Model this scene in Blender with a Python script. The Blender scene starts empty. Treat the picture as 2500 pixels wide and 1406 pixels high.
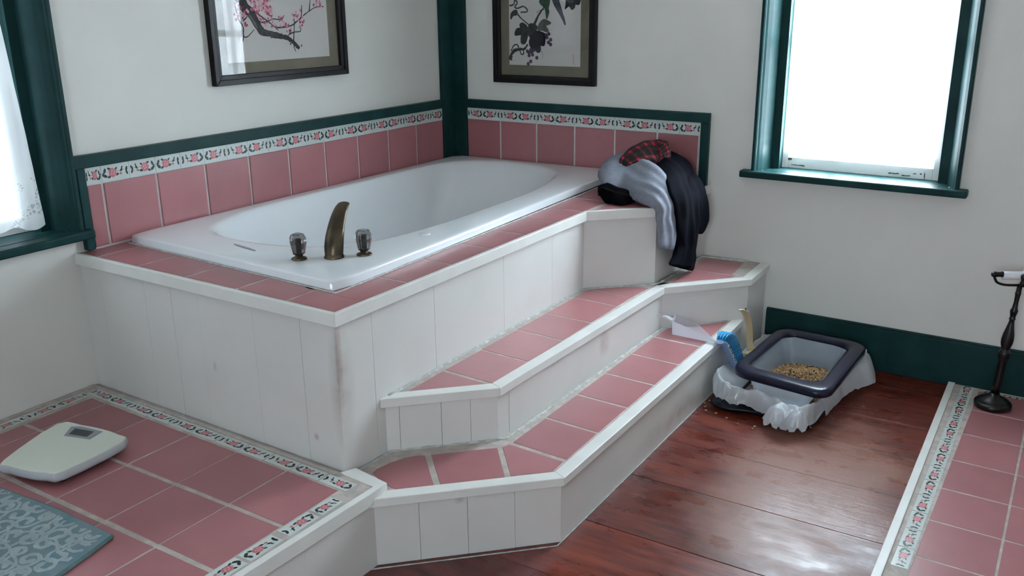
import bpy, math, random
from mathutils import Vector, noise, Matrix
random.seed(7)
C = bpy.context.scene.collection
SC = bpy.context.scene

# ------------------------------------------------------------------ camera, sky, exposure
cam_d = bpy.data.cameras.new('camera')
cam_d.sensor_width = 36.0
cam_d.lens = 36.0 * 2223.24 / 2500.0
cam_d.clip_start = 0.05
cam = bpy.data.objects.new('camera', cam_d)
C.objects.link(cam)
fw = Vector((-0.50932996, 0.80663463, -0.29987258))
up = Vector((-0.15143585, 0.25900997, 0.95392925))
rt = Vector((0.84714236, 0.53127621, -0.00976814))
m = Matrix((rt, up, -fw)).transposed().to_4x4()
m.translation = Vector((2.68763, -3.73581, 1.43510))
cam.matrix_world = m
SC.camera = cam

world = bpy.data.worlds.new('overcast_sky')
SC.world = world
world.use_nodes = True
wt = world.node_tree
wn = wt.nodes['Background']
# overcast sky, brightest beyond the far wall and dim on the shaded left side of the house
wc = wt.nodes.new('ShaderNodeTexCoord')
wx = wt.nodes.new('ShaderNodeSeparateXYZ')
wt.links.new(wc.outputs['Generated'], wx.inputs[0])
wr = wt.nodes.new('ShaderNodeMapRange')
wr.inputs['From Min'].default_value = -0.42
wr.inputs['From Max'].default_value = -0.08
wr.inputs['To Min'].default_value = 3.0
wr.inputs['To Max'].default_value = 70.0
wt.links.new(wx.outputs['X'], wr.inputs['Value'])
wy = wt.nodes.new('ShaderNodeMapRange')
wy.inputs['From Min'].default_value = -0.7
wy.inputs['From Max'].default_value = 0.2
wy.inputs['To Min'].default_value = 0.25
wy.inputs['To Max'].default_value = 1.08
wt.links.new(wx.outputs['Y'], wy.inputs['Value'])
wm = wt.nodes.new('ShaderNodeMath')
wm.operation = 'MULTIPLY'
wt.links.new(wr.outputs['Result'], wm.inputs[0])
wt.links.new(wy.outputs['Result'], wm.inputs[1])
wt.links.new(wm.outputs[0], wn.inputs['Strength'])
wn.inputs['Color'].default_value = (0.77, 0.885, 1.0, 1)

SC.view_settings.view_transform = 'Standard'
SC.view_settings.look = 'None'
SC.view_settings.gamma = 1.0
SC.view_settings.use_curve_mapping = False
SC.view_settings.exposure = 0.54


def portal(loc, rot, sx, sy):
    d = bpy.data.lights.new('window_portal', 'AREA')
    d.shape = 'RECTANGLE'
    d.size = sx
    d.size_y = sy
    d.cycles.is_portal = True
    o = bpy.data.objects.new('window_portal', d)
    o.location = loc
    o.rotation_euler = rot
    C.objects.link(o)


PI = math.pi
# area lights shine along local -Z: these only guide sampling of the sky through the openings
portal((1.93, 0.17, 1.42), (PI / 2, 0, PI), 0.76, 1.36)
portal((-0.19, -2.62, 1.42), (0, -PI / 2, 0), 1.36, 0.9)
portal((2.65, -5.42, 1.4), (PI / 2, 0, 0), 0.7, 1.0)

XA = -0.0283            # the far wall is slightly out of square with the left wall


def WR(s, off, z):      # far wall: s along the wall, off out into the room
    return (s, XA * s - off, z)


def WL(s, off, z):      # left wall: s towards the viewer
    return (off, -s, z)


# ------------------------------------------------------------------ materials
def lin(c):
    return tuple(((v / 255) / 12.92 if v / 255 <= 0.04045 else ((v / 255 + 0.055) / 1.055) ** 2.4) for v in c) + (1,)


def nmat(name, rgb, rough=0.5, var=0.08, scale=6.0, bump=0.0, bscale=40.0, metal=0.0, rgb2=None, mix=(0.45, 0.65), tint=0.0, stretch=(1, 1, 1), spec=0.5, rvar=0.0, coat=0.0, sheen=0.0):
    mt = bpy.data.materials.new(name)
    mt.use_nodes = True
    nt = mt.node_tree
    N, L = nt.nodes, nt.links
    b = N['Principled BSDF']
    b.inputs['Roughness'].default_value = rough
    b.inputs['Metallic'].default_value = metal
    b.inputs['Specular IOR Level'].default_value = spec
    b.inputs['Coat Weight'].default_value = coat
    b.inputs['Sheen Weight'].default_value = sheen
    tc = N.new('ShaderNodeTexCoord')
    mp = N.new('ShaderNodeMapping')
    mp.inputs['Scale'].default_value = stretch
    L.new(tc.outputs['Object'], mp.inputs['Vector'])
    nz = N.new('ShaderNodeTexNoise')
    nz.inputs['Scale'].default_value = scale
    nz.inputs['Detail'].default_value = 6
    L.new(mp.outputs['Vector'], nz.inputs['Vector'])
    rp = N.new('ShaderNodeValToRGB')
    rp.color_ramp.elements[0].position = mix[0]
    rp.color_ramp.elements[1].position = mix[1]
    c = lin(rgb)
    rp.color_ramp.elements[0].color = lin(rgb2) if rgb2 else tuple(v * (1 - var) for v in c[:3]) + (1,)
    rp.color_ramp.elements[1].color = c
    L.new(nz.outputs['Fac'], rp.inputs['Fac'])
    out = rp.outputs['Color']
    if tint:
        at = N.new('ShaderNodeAttribute')
        at.attribute_name = 'tint'
        mr = N.new('ShaderNodeMapRange')
        mr.inputs['To Min'].default_value = 1 - tint
        mr.inputs['To Max'].default_value = 1 + tint
        L.new(at.outputs['Fac'], mr.inputs['Value'])
        mx = N.new('ShaderNodeVectorMath')
        mx.operation = 'SCALE'
        L.new(out, mx.inputs[0])
        L.new(mr.outputs['Result'], mx.inputs['Scale'])
        out = mx.outputs['Vector']
    L.new(out, b.inputs['Base Color'])
    if rvar:
        mr2 = N.new('ShaderNodeMapRange')
        mr2.inputs['To Min'].default_value = rough - rvar
        mr2.inputs['To Max'].default_value = rough + rvar
        n3 = N.new('ShaderNodeTexNoise')
        n3.inputs['Scale'].default_value = scale * 0.8
        n3.inputs['Detail'].default_value = 8
        L.new(mp.outputs['Vector'], n3.inputs['Vector'])
        L.new(n3.outputs['Fac'], mr2.inputs['Value'])
        L.new(mr2.outputs['Result'], b.inputs['Roughness'])
    if bump:
        n2 = N.new('ShaderNodeTexNoise')
        n2.inputs['Scale'].default_value = bscale
        n2.inputs['Detail'].default_value = 4
        L.new(mp.outputs['Vector'], n2.inputs['Vector'])
        bp = N.new('ShaderNodeBump')
        bp.inputs['Strength'].default_value = bump
        bp.inputs['Distance'].default_value = 0.004
        L.new(n2.outputs['Fac'], bp.inputs['Height'])
        L.new(bp.outputs['Normal'], b.inputs['Normal'])
    return mt


M = {}
M['wall'] = nmat('cream_plaster', (226, 224, 218), 0.75, 0.05, 2.2, 0.25, 14, spec=0.3)
M['ceil'] = nmat('ceiling_white', (225, 222, 215), 0.9, 0.03)
M['green'] = nmat('dark_green_gloss_paint', (27, 60, 60), 0.42, 0.25, 7, 0.12, 30, spec=0.12)
M['white_paint'] = nmat('ivory_painted_board', (222, 220, 216), 0.38, 0.05, 3.5, 0.1, 9, mix=(0.35, 0.6))
M['white_paint2'] = nmat('white_sash_paint', (225, 225, 222), 0.5, 0.1, 8, 0.1, 30)
M['nosing'] = nmat('white_trim_paint', (232, 231, 226), 0.4, 0.06, 9, 0.12, 30)
def add_stains(mt, spots, rgb):
    """rubbed, greasy patches at fixed places on the boards: (centre, size, strength)"""
    N, L = mt.node_tree.nodes, mt.node_tree.links
    b = N['Principled BSDF']
    src = b.inputs['Base Color'].links[0].from_socket
    geo = N.new('ShaderNodeNewGeometry')
    nz = N.new('ShaderNodeTexNoise')
    nz.inputs['Scale'].default_value = 22.0
    nz.inputs['Detail'].default_value = 6
    L.new(geo.outputs['Position'], nz.inputs['Vector'])
    for (c, sz, k) in spots:
        mp = N.new('ShaderNodeMapping')
        mp.vector_type = 'TEXTURE'
        mp.inputs['Location'].default_value = c
        mp.inputs['Scale'].default_value = sz
        L.new(geo.outputs['Position'], mp.inputs['Vector'])
        g = N.new('ShaderNodeTexGradient')
        g.gradient_type = 'SPHERICAL'
        L.new(mp.outputs[0], g.inputs['Vector'])
        m1 = N.new('ShaderNodeMath')
        m1.operation = 'MULTIPLY'
        L.new(g.outputs['Fac'], m1.inputs[0])
        L.new(nz.outputs['Fac'], m1.inputs[1])
        m2 = N.new('ShaderNodeMath')
        m2.operation = 'MULTIPLY'
        m2.use_clamp = True
        m2.inputs[1].default_value = k
        L.new(m1.outputs[0], m2.inputs[0])
        x = N.new('ShaderNodeMix')
        x.data_type = 'RGBA'
        x.inputs['B'].default_value = lin(rgb)
        L.new(m2.outputs[0], x.inputs['Factor'])
        L.new(src, x.inputs['A'])
        src = x.outputs['Result']
    L.new(src, b.inputs['Base Color'])


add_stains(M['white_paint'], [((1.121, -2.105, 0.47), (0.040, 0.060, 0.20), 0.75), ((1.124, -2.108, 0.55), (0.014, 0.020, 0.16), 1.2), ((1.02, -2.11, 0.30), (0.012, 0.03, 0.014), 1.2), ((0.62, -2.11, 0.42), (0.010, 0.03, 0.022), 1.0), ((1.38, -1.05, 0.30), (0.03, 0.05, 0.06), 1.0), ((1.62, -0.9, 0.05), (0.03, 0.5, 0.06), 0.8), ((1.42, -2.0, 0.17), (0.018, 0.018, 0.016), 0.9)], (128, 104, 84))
M['chip'] = nmat('bare_wood_chip', (70, 66, 60), 0.8, 0.3, 30)
M['tile'] = nmat('pink_terracotta_tile', (161, 104, 107), 0.33, 0.08, 5, 0.06, 60, tint=0.07, spec=0.45, rvar=0.06)
M['grout'] = nmat('grey_grout', (190, 180, 172), 0.95, 0.2, 30, 0.6, 90)
M['grout_w'] = nmat('white_grout', (206, 199, 196), 0.9, 0.1, 20, 0.3, 90)
M['caulk'] = nmat('white_caulk', (200, 200, 196), 0.8, 0.3, 45, 0.6, 70)
M['glaze'] = nmat('white_glazed_tile', (204, 212, 208), 0.25, 0.06, 12)
M['rose'] = nmat('painted_rose_pink', (196, 118, 124), 0.3, 0.3, 160, mix=(0.4, 0.6))
M['rose2'] = nmat('painted_rose_light', (228, 160, 160), 0.3, 0.1)
M['leaf'] = nmat('painted_leaf_green', (26, 44, 42), 0.3, 0.3, 120)
M['vine'] = nmat('painted_vine', (70, 98, 92), 0.3)
M['tub'] = nmat('white_acrylic', (238, 241, 244), 0.13, 0.02, 3, spec=0.5)
M['bronze'] = nmat('aged_bronze', (112, 99, 80), 0.35, 0.35, 14, metal=0.9, rgb2=(74, 66, 55))
M['frame'] = nmat('black_lacquer_frame', (17, 16, 18), 0.4, 0.2, spec=0.2)
M['frame_in'] = nmat('bronze_black_moulding', (30, 27, 29), 0.42, 0.2, spec=0.2)
M['mat'] = nmat('olive_silk_mount', (122, 116, 97), 0.8, 0.18, 9, 0.1, 200)
M['paper'] = nmat('rice_paper', (208, 204, 200), 0.85, 0.03, 4)
M['ink'] = nmat('grey_ink', (68, 66, 70), 0.9, 0.45, 40)
M['ink_l'] = nmat('pale_ink', (110, 108, 104), 0.9, 0.3, 40)
M['bloom'] = nmat('painted_blossom', (198, 90, 120), 0.9, 0.4, 150)
M['bloom_l'] = nmat('painted_pale_blossom', (224, 165, 178), 0.9, 0.2, 100)
M['inkleaf'] = nmat('dark_leaf_wash', (52, 60, 62), 0.9, 0.5, 30)
M['inkdark'] = nmat('black_leaf_wash', (30, 31, 38), 0.9, 0.4, 30)
M['inkgreen'] = nmat('green_leaf_wash', (70, 98, 80), 0.9, 0.35, 30)
M['inkblue'] = nmat('blue_feather_wash', (62, 64, 84), 0.9, 0.4, 50)
M['grape'] = nmat('purple_grape_wash', (88, 70, 98), 0.9, 0.4, 90)
M['seal'] = nmat('faded_red_seal', (206, 170, 168), 0.9, 0.2, 90)
M['greycloth'] = nmat('grey_sweat_fabric', (126, 129, 140), 0.95, 0.12, 60, 0.14, 420, spec=0.05)
M['navycloth'] = nmat('navy_twill', (9, 10, 18), 0.95, 0.22, 18, 0.12, 500, spec=0.05)
M['blackcloth'] = nmat('black_fabric', (9, 9, 12), 0.95, 0.3, 30, 0.12, 400, spec=0.05)
M['mat_teal'] = nmat('teal_mat_pile', (108, 138, 150), 0.95, 0.16, 18, 0.8, 300, rgb2=(124, 146, 152))
M['mat_pale'] = nmat('pale_scroll_pile', (176, 192, 195), 0.95, 0.16, 40, 0.8, 300)
M['mat_edge'] = nmat('mat_binding', (96, 124, 122), 0.9, 0.2, 80)
M['scale'] = nmat('cream_plastic', (216, 219, 206), 0.4, 0.03, 5)
M['scale_side'] = nmat('pale_grey_plastic', (196, 202, 206), 0.4, 0.03, 5)
M['bezel'] = nmat('silver_plastic', (140, 146, 152), 0.35, 0.05)
M['lcd'] = nmat('grey_lcd_screen', (52, 58, 60), 0.15, 0.1)
M['navyplastic'] = nmat('dark_navy_plastic', (17, 18, 42), 0.28, 0.1, 10, spec=0.35)
M['trayplastic'] = nmat('black_blue_plastic', (11, 14, 22), 0.3, 0.1, 10, spec=0.35)
M['litter'] = nmat('wood_pellet', (196, 160, 116), 0.9, 0.3, 90, rgb2=(160, 124, 86))
M['litter_dark'] = nmat('dark_pellet', (60, 46, 38), 0.9, 0.3)
M['bristle'] = nmat('blue_bristles', (38, 150, 205), 0.5, 0.2, 200)
M['bristle_shade'] = nmat('blue_bristle_shade', (22, 88, 130), 0.6, 0.2, 200)  # darker blue on some tufts paints the shade between bristles
M['beige'] = nmat('beige_plastic', (206, 184, 148), 0.4, 0.1, 12)
M['beige_d'] = nmat('beige_slot', (120, 104, 74), 0.6)
M['darkwood'] = nmat('dark_stained_wood', (17, 14, 14), 0.32, 0.25, 20, spec=0.4)
M['porcelain'] = nmat('white_porcelain', (222, 222, 226), 0.3, 0.02)
M['tissue'] = nmat('white_tissue', (236, 236, 238), 0.95, 0.03, 30, 0.2, 150)
M['labelw'] = nmat('label_white', (214, 216, 220), 0.5)
M['labelk'] = nmat('label_black', (38, 40, 48), 0.5)
M['dirt'] = nmat('brown_scuff', (150, 122, 96), 0.8, 0.3, 20)


def wood_floor_mat():
    mt = bpy.data.materials.new('worn_red_floor_boards')
    mt.use_nodes = True
    nt = mt.node_tree
    N, L = nt.nodes, nt.links
    b = N['Principled BSDF']
    tc = N.new('ShaderNodeTexCoord')

    def nz(scale, stretch, detail=6, rough=0.6):
        mp = N.new('ShaderNodeMapping')
        mp.inputs['Scale'].default_value = stretch
        L.new(tc.outputs['Object'], mp.inputs['Vector'])
        n = N.new('ShaderNodeTexNoise')
        n.inputs['Scale'].default_value = scale
        n.inputs['Detail'].default_value = detail
        n.inputs['Roughness'].default_value = rough
        L.new(mp.outputs['Vector'], n.inputs['Vector'])
        return n

    def ramp(src, stops):
        r = N.new('ShaderNodeValToRGB')
        e = r.color_ramp.elements
        while len(e) < len(stops):
            e.new(0.5)
        for k, (p, c) in enumerate(stops):
            e[k].position = p
            e[k].color = c
        L.new(src, r.inputs['Fac'])
        return r

    def mixc(fac, a, bb):
        x = N.new('ShaderNodeMix')
        x.data_type = 'RGBA'
        L.new(fac, x.inputs['Factor'])
        L.new(a, x.inputs['A'])
        if isinstance(bb, tuple):
            x.inputs['B'].default_value = bb
        else:
            L.new(bb, x.inputs['B'])
        return x.outputs['Result']
    grain = nz(5, (1.0, 8, 1), 5, 0.5)
    base = ramp(grain.outputs['Fac'], [(0.25, lin((58, 20, 14))), (0.5, lin((98, 38, 25))), (0.75, lin((118, 54, 36)))])
    at = N.new('ShaderNodeAttribute')
    at.attribute_name = 'tint'
    mr = N.new('ShaderNodeMapRange')
    mr.inputs['To Min'].default_value = 0.72
    mr.inputs['To Max'].default_value = 1.2
    L.new(at.outputs['Fac'], mr.inputs['Value'])
    sc = N.new('ShaderNodeVectorMath')
    sc.operation = 'SCALE'
    L.new(base.outputs['Color'], sc.inputs[0])
    L.new(mr.outputs['Result'], sc.inputs['Scale'])
    # worn, bleached boards down the middle; the pale colour also paints some window sheen
    sx = N.new('ShaderNodeSeparateXYZ')
    L.new(tc.outputs['Object'], sx.inputs['Vector'])
    g = N.new('ShaderNodeTexGradient')
    g.gradient_type = 'SPHERICAL'
    mp = N.new('ShaderNodeMapping')
    mp.vector_type = 'TEXTURE'
    mp.inputs['Location'].default_value = WORN_SHEEN
    mp.inputs['Scale'].default_value = (0.44, 0.85, 1)
    L.new(tc.outputs['Object'], mp.inputs['Vector'])
    L.new(mp.outputs['Vector'], g.inputs['Vector'])
    wn_ = nz(3.2, (1, 1.6, 1), 8, 0.6)
    ad = N.new('ShaderNodeMath')
    ad.operation = 'MULTIPLY_ADD'
    L.new(wn_.outputs['Fac'], ad.inputs[0])
    ad.inputs[1].default_value = 0.9
    L.new(g.outputs['Fac'], ad.inputs[2])
    wear_sheen = ramp(ad.outputs['Value'], [(0.70, (0, 0, 0, 1)), (1.0, (0.66, 0.66, 0.66, 1))])
    col = mixc(wear_sheen.outputs['Color'], sc.outputs['Vector'], lin((138, 100, 86)))
    dk = nz(2.6, (1, 1, 1), 5)
    dark = ramp(dk.outputs['Fac'], [(0.62, (0, 0, 0, 1)), (0.75, (0.6, 0.6, 0.6, 1))])
    col = mixc(dark.outputs['Color'], col, lin((46, 26, 26)))
    sp = nz(70, (1, 2, 1), 3)
    spr = ramp(sp.outputs['Fac'], [(0.70, (0, 0, 0, 1)), (0.76, (0.16, 0.16, 0.16, 1))])
    col = mixc(spr.outputs['Color'], col, lin((170, 140, 125)))
    ex = N.new('ShaderNodeMapRange')
    ex.inputs['From Min'].default_value = 1.69 - 1.8
    ex.inputs['From Max'].default_value = 1.62 - 1.8
    L.new(sx.outputs['X'], ex.inputs['Value'])
    dn = nz(9, (1, 1, 1), 6, 0.65)
    em = N.new('ShaderNodeMath')
    em.operation = 'MULTIPLY'
    L.new(ex.outputs['Result'], em.inputs[0])
    L.new(dn.outputs['Fac'], em.inputs[1])
    er = ramp(em.outputs[0], [(0.22, (0, 0, 0, 1)), (0.6, (0.26, 0.26, 0.26, 1))])
    col = mixc(er.outputs['Color'], col, lin((136, 112, 116)))
    L.new(col, b.inputs['Base Color'])
    b.inputs['Specular IOR Level'].default_value = 0.22
    rr = nz(6, (1, 2, 1), 7, 0.65)
    rm = N.new('ShaderNodeMapRange')
    rm.inputs['From Min'].default_value = 0.3
    rm.inputs['From Max'].default_value = 0.7
    rm.inputs['To Min'].default_value = 0.16
    rm.inputs['To Max'].default_value = 0.50
    L.new(rr.outputs['Fac'], rm.inputs['Value'])
    L.new(rm.outputs['Result'], b.inputs['Roughness'])
    bp = N.new('ShaderNodeBump')
    bp.inputs['Strength'].default_value = 0.25
    bp.inputs['Distance'].default_value = 0.003
    bn = nz(14, (0.7, 5, 1), 5)
    L.new(bn.outputs['Fac'], bp.inputs['Height'])
    L.new(bp.outputs['Normal'], b.inputs['Normal'])
    return mt


WORN_SHEEN = (2.14 - 1.8, -1.15 + 2.625, 0.0)     # relative to the floor object's own origin
M['floor'] = wood_floor_mat()


def glass_mat(name, rgb, fac):             # thin clear sheet: mostly see-through with a surface reflection
    mt = bpy.data.materials.new(name)
    mt.use_nodes = True
    N, L = mt.node_tree.nodes, mt.node_tree.links
    N.remove(N['Principled BSDF'])
    t = N.new('ShaderNodeBsdfTransparent')
    t.inputs['Color'].default_value = rgb + (1,)
    g = N.new('ShaderNodeBsdfGlossy')
    g.inputs['Roughness'].default_value = 0.02
    f = N.new('ShaderNodeLayerWeight')
    pw = N.new('ShaderNodeMath')
    pw.operation = 'POWER'
    pw.inputs[1].default_value = 5.0
    L.new(f.outputs['Facing'], pw.inputs[0])
    mu = N.new('ShaderNodeMath')
    mu.operation = 'MULTIPLY_ADD'
    mu.inputs[1].default_value = 0.9
    mu.inputs[2].default_value = 0.04 * fac
    L.new(pw.outputs[0], mu.inputs[0])
    x = N.new('ShaderNodeMixShader')
    L.new(mu.outputs[0], x.inputs[0])
    L.new(t.outputs[0], x.inputs[1])
    L.new(g.outputs[0], x.inputs[2])
    L.new(x.outputs[0], N['Material Output'].inputs['Surface'])
    return mt


M['pane'] = glass_mat('window_glass', (0.96, 0.98, 0.98), 1.0)
M['picglass'] = glass_mat('picture_glass', (0.97, 0.97, 0.97), 0.45)


def sheet_mat(name, rgb, transp, transl, lace=None, rough=0.6):
    """thin translucent sheet (curtain, plastic bag); lace=(UV scale) cuts small holes towards the hem"""
    mt = bpy.data.materials.new(name)
    mt.use_nodes = True
    N, L = mt.node_tree.nodes, mt.node_tree.links
    N.remove(N['Principled BSDF'])
    d = N.new('ShaderNodeBsdfDiffuse')
    d.inputs['Color'].default_value = lin(rgb)
    tl = N.new('ShaderNodeBsdfTranslucent')
    tl.inputs['Color'].default_value = lin(rgb)
    tr = N.new('ShaderNodeBsdfTransparent')
    gl = N.new('ShaderNodeBsdfGlossy')
    gl.inputs['Roughness'].default_value = rough
    a = N.new('ShaderNodeMixShader')
    a.inputs[0].default_value = transl
    L.new(d.outputs[0], a.inputs[1])
    L.new(tl.outputs[0], a.inputs[2])
    g2 = N.new('ShaderNodeMixShader')
    g2.inputs[0].default_value = 0.0 if lace else 0.07
    L.new(a.outputs[0], g2.inputs[1])
    L.new(gl.outputs[0], g2.inputs[2])
    b = N.new('ShaderNodeMixShader')
    b.inputs[0].default_value = transp
    L.new(g2.outputs[0], b.inputs[1])
    L.new(tr.outputs[0], b.inputs[2])
    if lace:
        uv = N.new('ShaderNodeUVMap')
        uv.uv_map = 'UVMap'
        vo = N.new('ShaderNodeTexVoronoi')
        vo.feature = 'DISTANCE_TO_EDGE'
        vo.inputs['Scale'].default_value = 85.0
        mp = N.new('ShaderNodeMapping')
        mp.inputs['Scale'].default_value = lace
        L.new(uv.outputs[0], mp.inputs[0])
        L.new(mp.outputs[0], vo.inputs['Vector'])
        wv = N.new('ShaderNodeTexNoise')
        wv.inputs['Scale'].default_value = 16.0
        L.new(mp.outputs[0], wv.inputs['Vector'])
        th = N.new('ShaderNodeMath')
        th.operation = 'GREATER_THAN'
        th.inputs[1].default_value = 0.16
        L.new(vo.outputs['Distance'], th.inputs[0])
        t2 = N.new('ShaderNodeMath')
        t2.operation = 'GREATER_THAN'
        t2.inputs[1].default_value = 0.5
        L.new(wv.outputs['Fac'], t2.inputs[0])
        sx = N.new('ShaderNodeSeparateXYZ')
        L.new(uv.outputs[0], sx.inputs[0])
        lt = N.new('ShaderNodeMath')
        lt.operation = 'LESS_THAN'
        lt.inputs[1].default_value = 0.115
        L.new(sx.outputs['Y'], lt.inputs[0])
        m1 = N.new('ShaderNodeMath')
        m1.operation = 'MULTIPLY'
        L.new(th.outputs[0], m1.inputs[0])
        L.new(lt.outputs[0], m1.inputs[1])
        m2 = N.new('ShaderNodeMath')
        m2.operation = 'MULTIPLY'
        L.new(m1.outputs[0], m2.inputs[0])
        L.new(t2.outputs[0], m2.inputs[1])
        m3 = N.new('ShaderNodeMath')
        m3.operation = 'MULTIPLY'
        m3.inputs[1].default_value = 0.40
        L.new(m2.outputs[0], m3.inputs[0])
        h = N.new('ShaderNodeMixShader')
        L.new(m3.outputs[0], h.inputs[0])
        L.new(b.outputs[0], h.inputs[1])
        L.new(tr.outputs[0], h.inputs[2])
        b = h
    L.new(b.outputs[0], N['Material Output'].inputs['Surface'])
    return mt


M['curtain'] = sheet_mat('sheer_white_curtain', (240, 242, 242), 0.12, 0.45, lace=(1.0, 1.4, 1.0))
M['bag'] = sheet_mat('milky_plastic_film', (240, 244, 248), 0.20, 0.42, rough=0.25)
M['bag_in'] = sheet_mat('milky_inner_film', (190, 202, 216), 0.25, 0.35, rough=0.3)
M['clear'] = sheet_mat('frosted_clear_plastic', (236, 236, 242), 0.50, 0.45, rough=0.12)
M['clearblue'] = sheet_mat('clear_blue_plastic', (176, 202, 236), 0.12, 0.4, rough=0.15)


def smoke_mat():
    mt = bpy.data.materials.new('smoked_acrylic')
    mt.use_nodes = True
    b = mt.node_tree.nodes['Principled BSDF']
    b.inputs['Base Color'].default_value = (0.30, 0.29, 0.285, 1)
    b.inputs['Roughness'].default_value = 0.05
    b.inputs['Transmission Weight'].default_value = 1.0
    b.inputs['IOR'].default_value = 1.49
    return mt


M['smoke'] = smoke_mat()


def plaid_mat():
    mt = bpy.data.materials.new('red_and_black_plaid')
    mt.use_nodes = True
    N, L = mt.node_tree.nodes, mt.node_tree.links
    b = N['Principled BSDF']
    b.inputs['Roughness'].default_value = 0.95
    uv = N.new('ShaderNodeUVMap')
    uv.uv_map = 'UVMap'
    sx = N.new('ShaderNodeSeparateXYZ')
    L.new(uv.outputs[0], sx.inputs[0])

    def band(src, freq, lo):
        a = N.new('ShaderNodeMath')
        a.operation = 'MULTIPLY'
        a.inputs[1].default_value = freq
        L.new(sx.outputs[src], a.inputs[0])
        f = N.new('ShaderNodeMath')
        f.operation = 'FRACT'
        L.new(a.outputs[0], f.inputs[0])
        g = N.new('ShaderNodeMath')
        g.operation = 'GREATER_THAN'
        g.inputs[1].default_value = lo
        L.new(f.outputs[0], g.inputs[0])
        return g
    u = band('X', 6, 0.68)
    v = band('Y', 9, 0.66)
    mu = N.new('ShaderNodeMath')
    mu.operation = 'MULTIPLY'
    L.new(u.outputs[0], mu.inputs[0])
    L.new(v.outputs[0], mu.inputs[1])
    ad = N.new('ShaderNodeMath')
    ad.operation = 'ADD'
    L.new(u.outputs[0], ad.inputs[0])
    L.new(v.outputs[0], ad.inputs[1])
    h = N.new('ShaderNodeMath')
    h.operation = 'MULTIPLY'
    h.inputs[1].default_value = 0.16
    L.new(ad.outputs[0], h.inputs[0])
    s = N.new('ShaderNodeMath')
    s.operation = 'MULTIPLY_ADD'
    s.inputs[1].default_value = 0.6
    L.new(mu.outputs[0], s.inputs[0])
    L.new(h.outputs[0], s.inputs[2])
    x = N.new('ShaderNodeMix')
    x.data_type = 'RGBA'
    x.inputs['A'].default_value = lin((14, 10, 12))
    x.inputs['B'].default_value = lin((160, 22, 44))
    L.new(s.outputs[0], x.inputs['Factor'])
    L.new(x.outputs['Result'], b.inputs['Base Color'])
    return mt


M['plaid'] = plaid_mat()

# ------------------------------------------------------------------ mesh helpers
WLOC = {}


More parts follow.
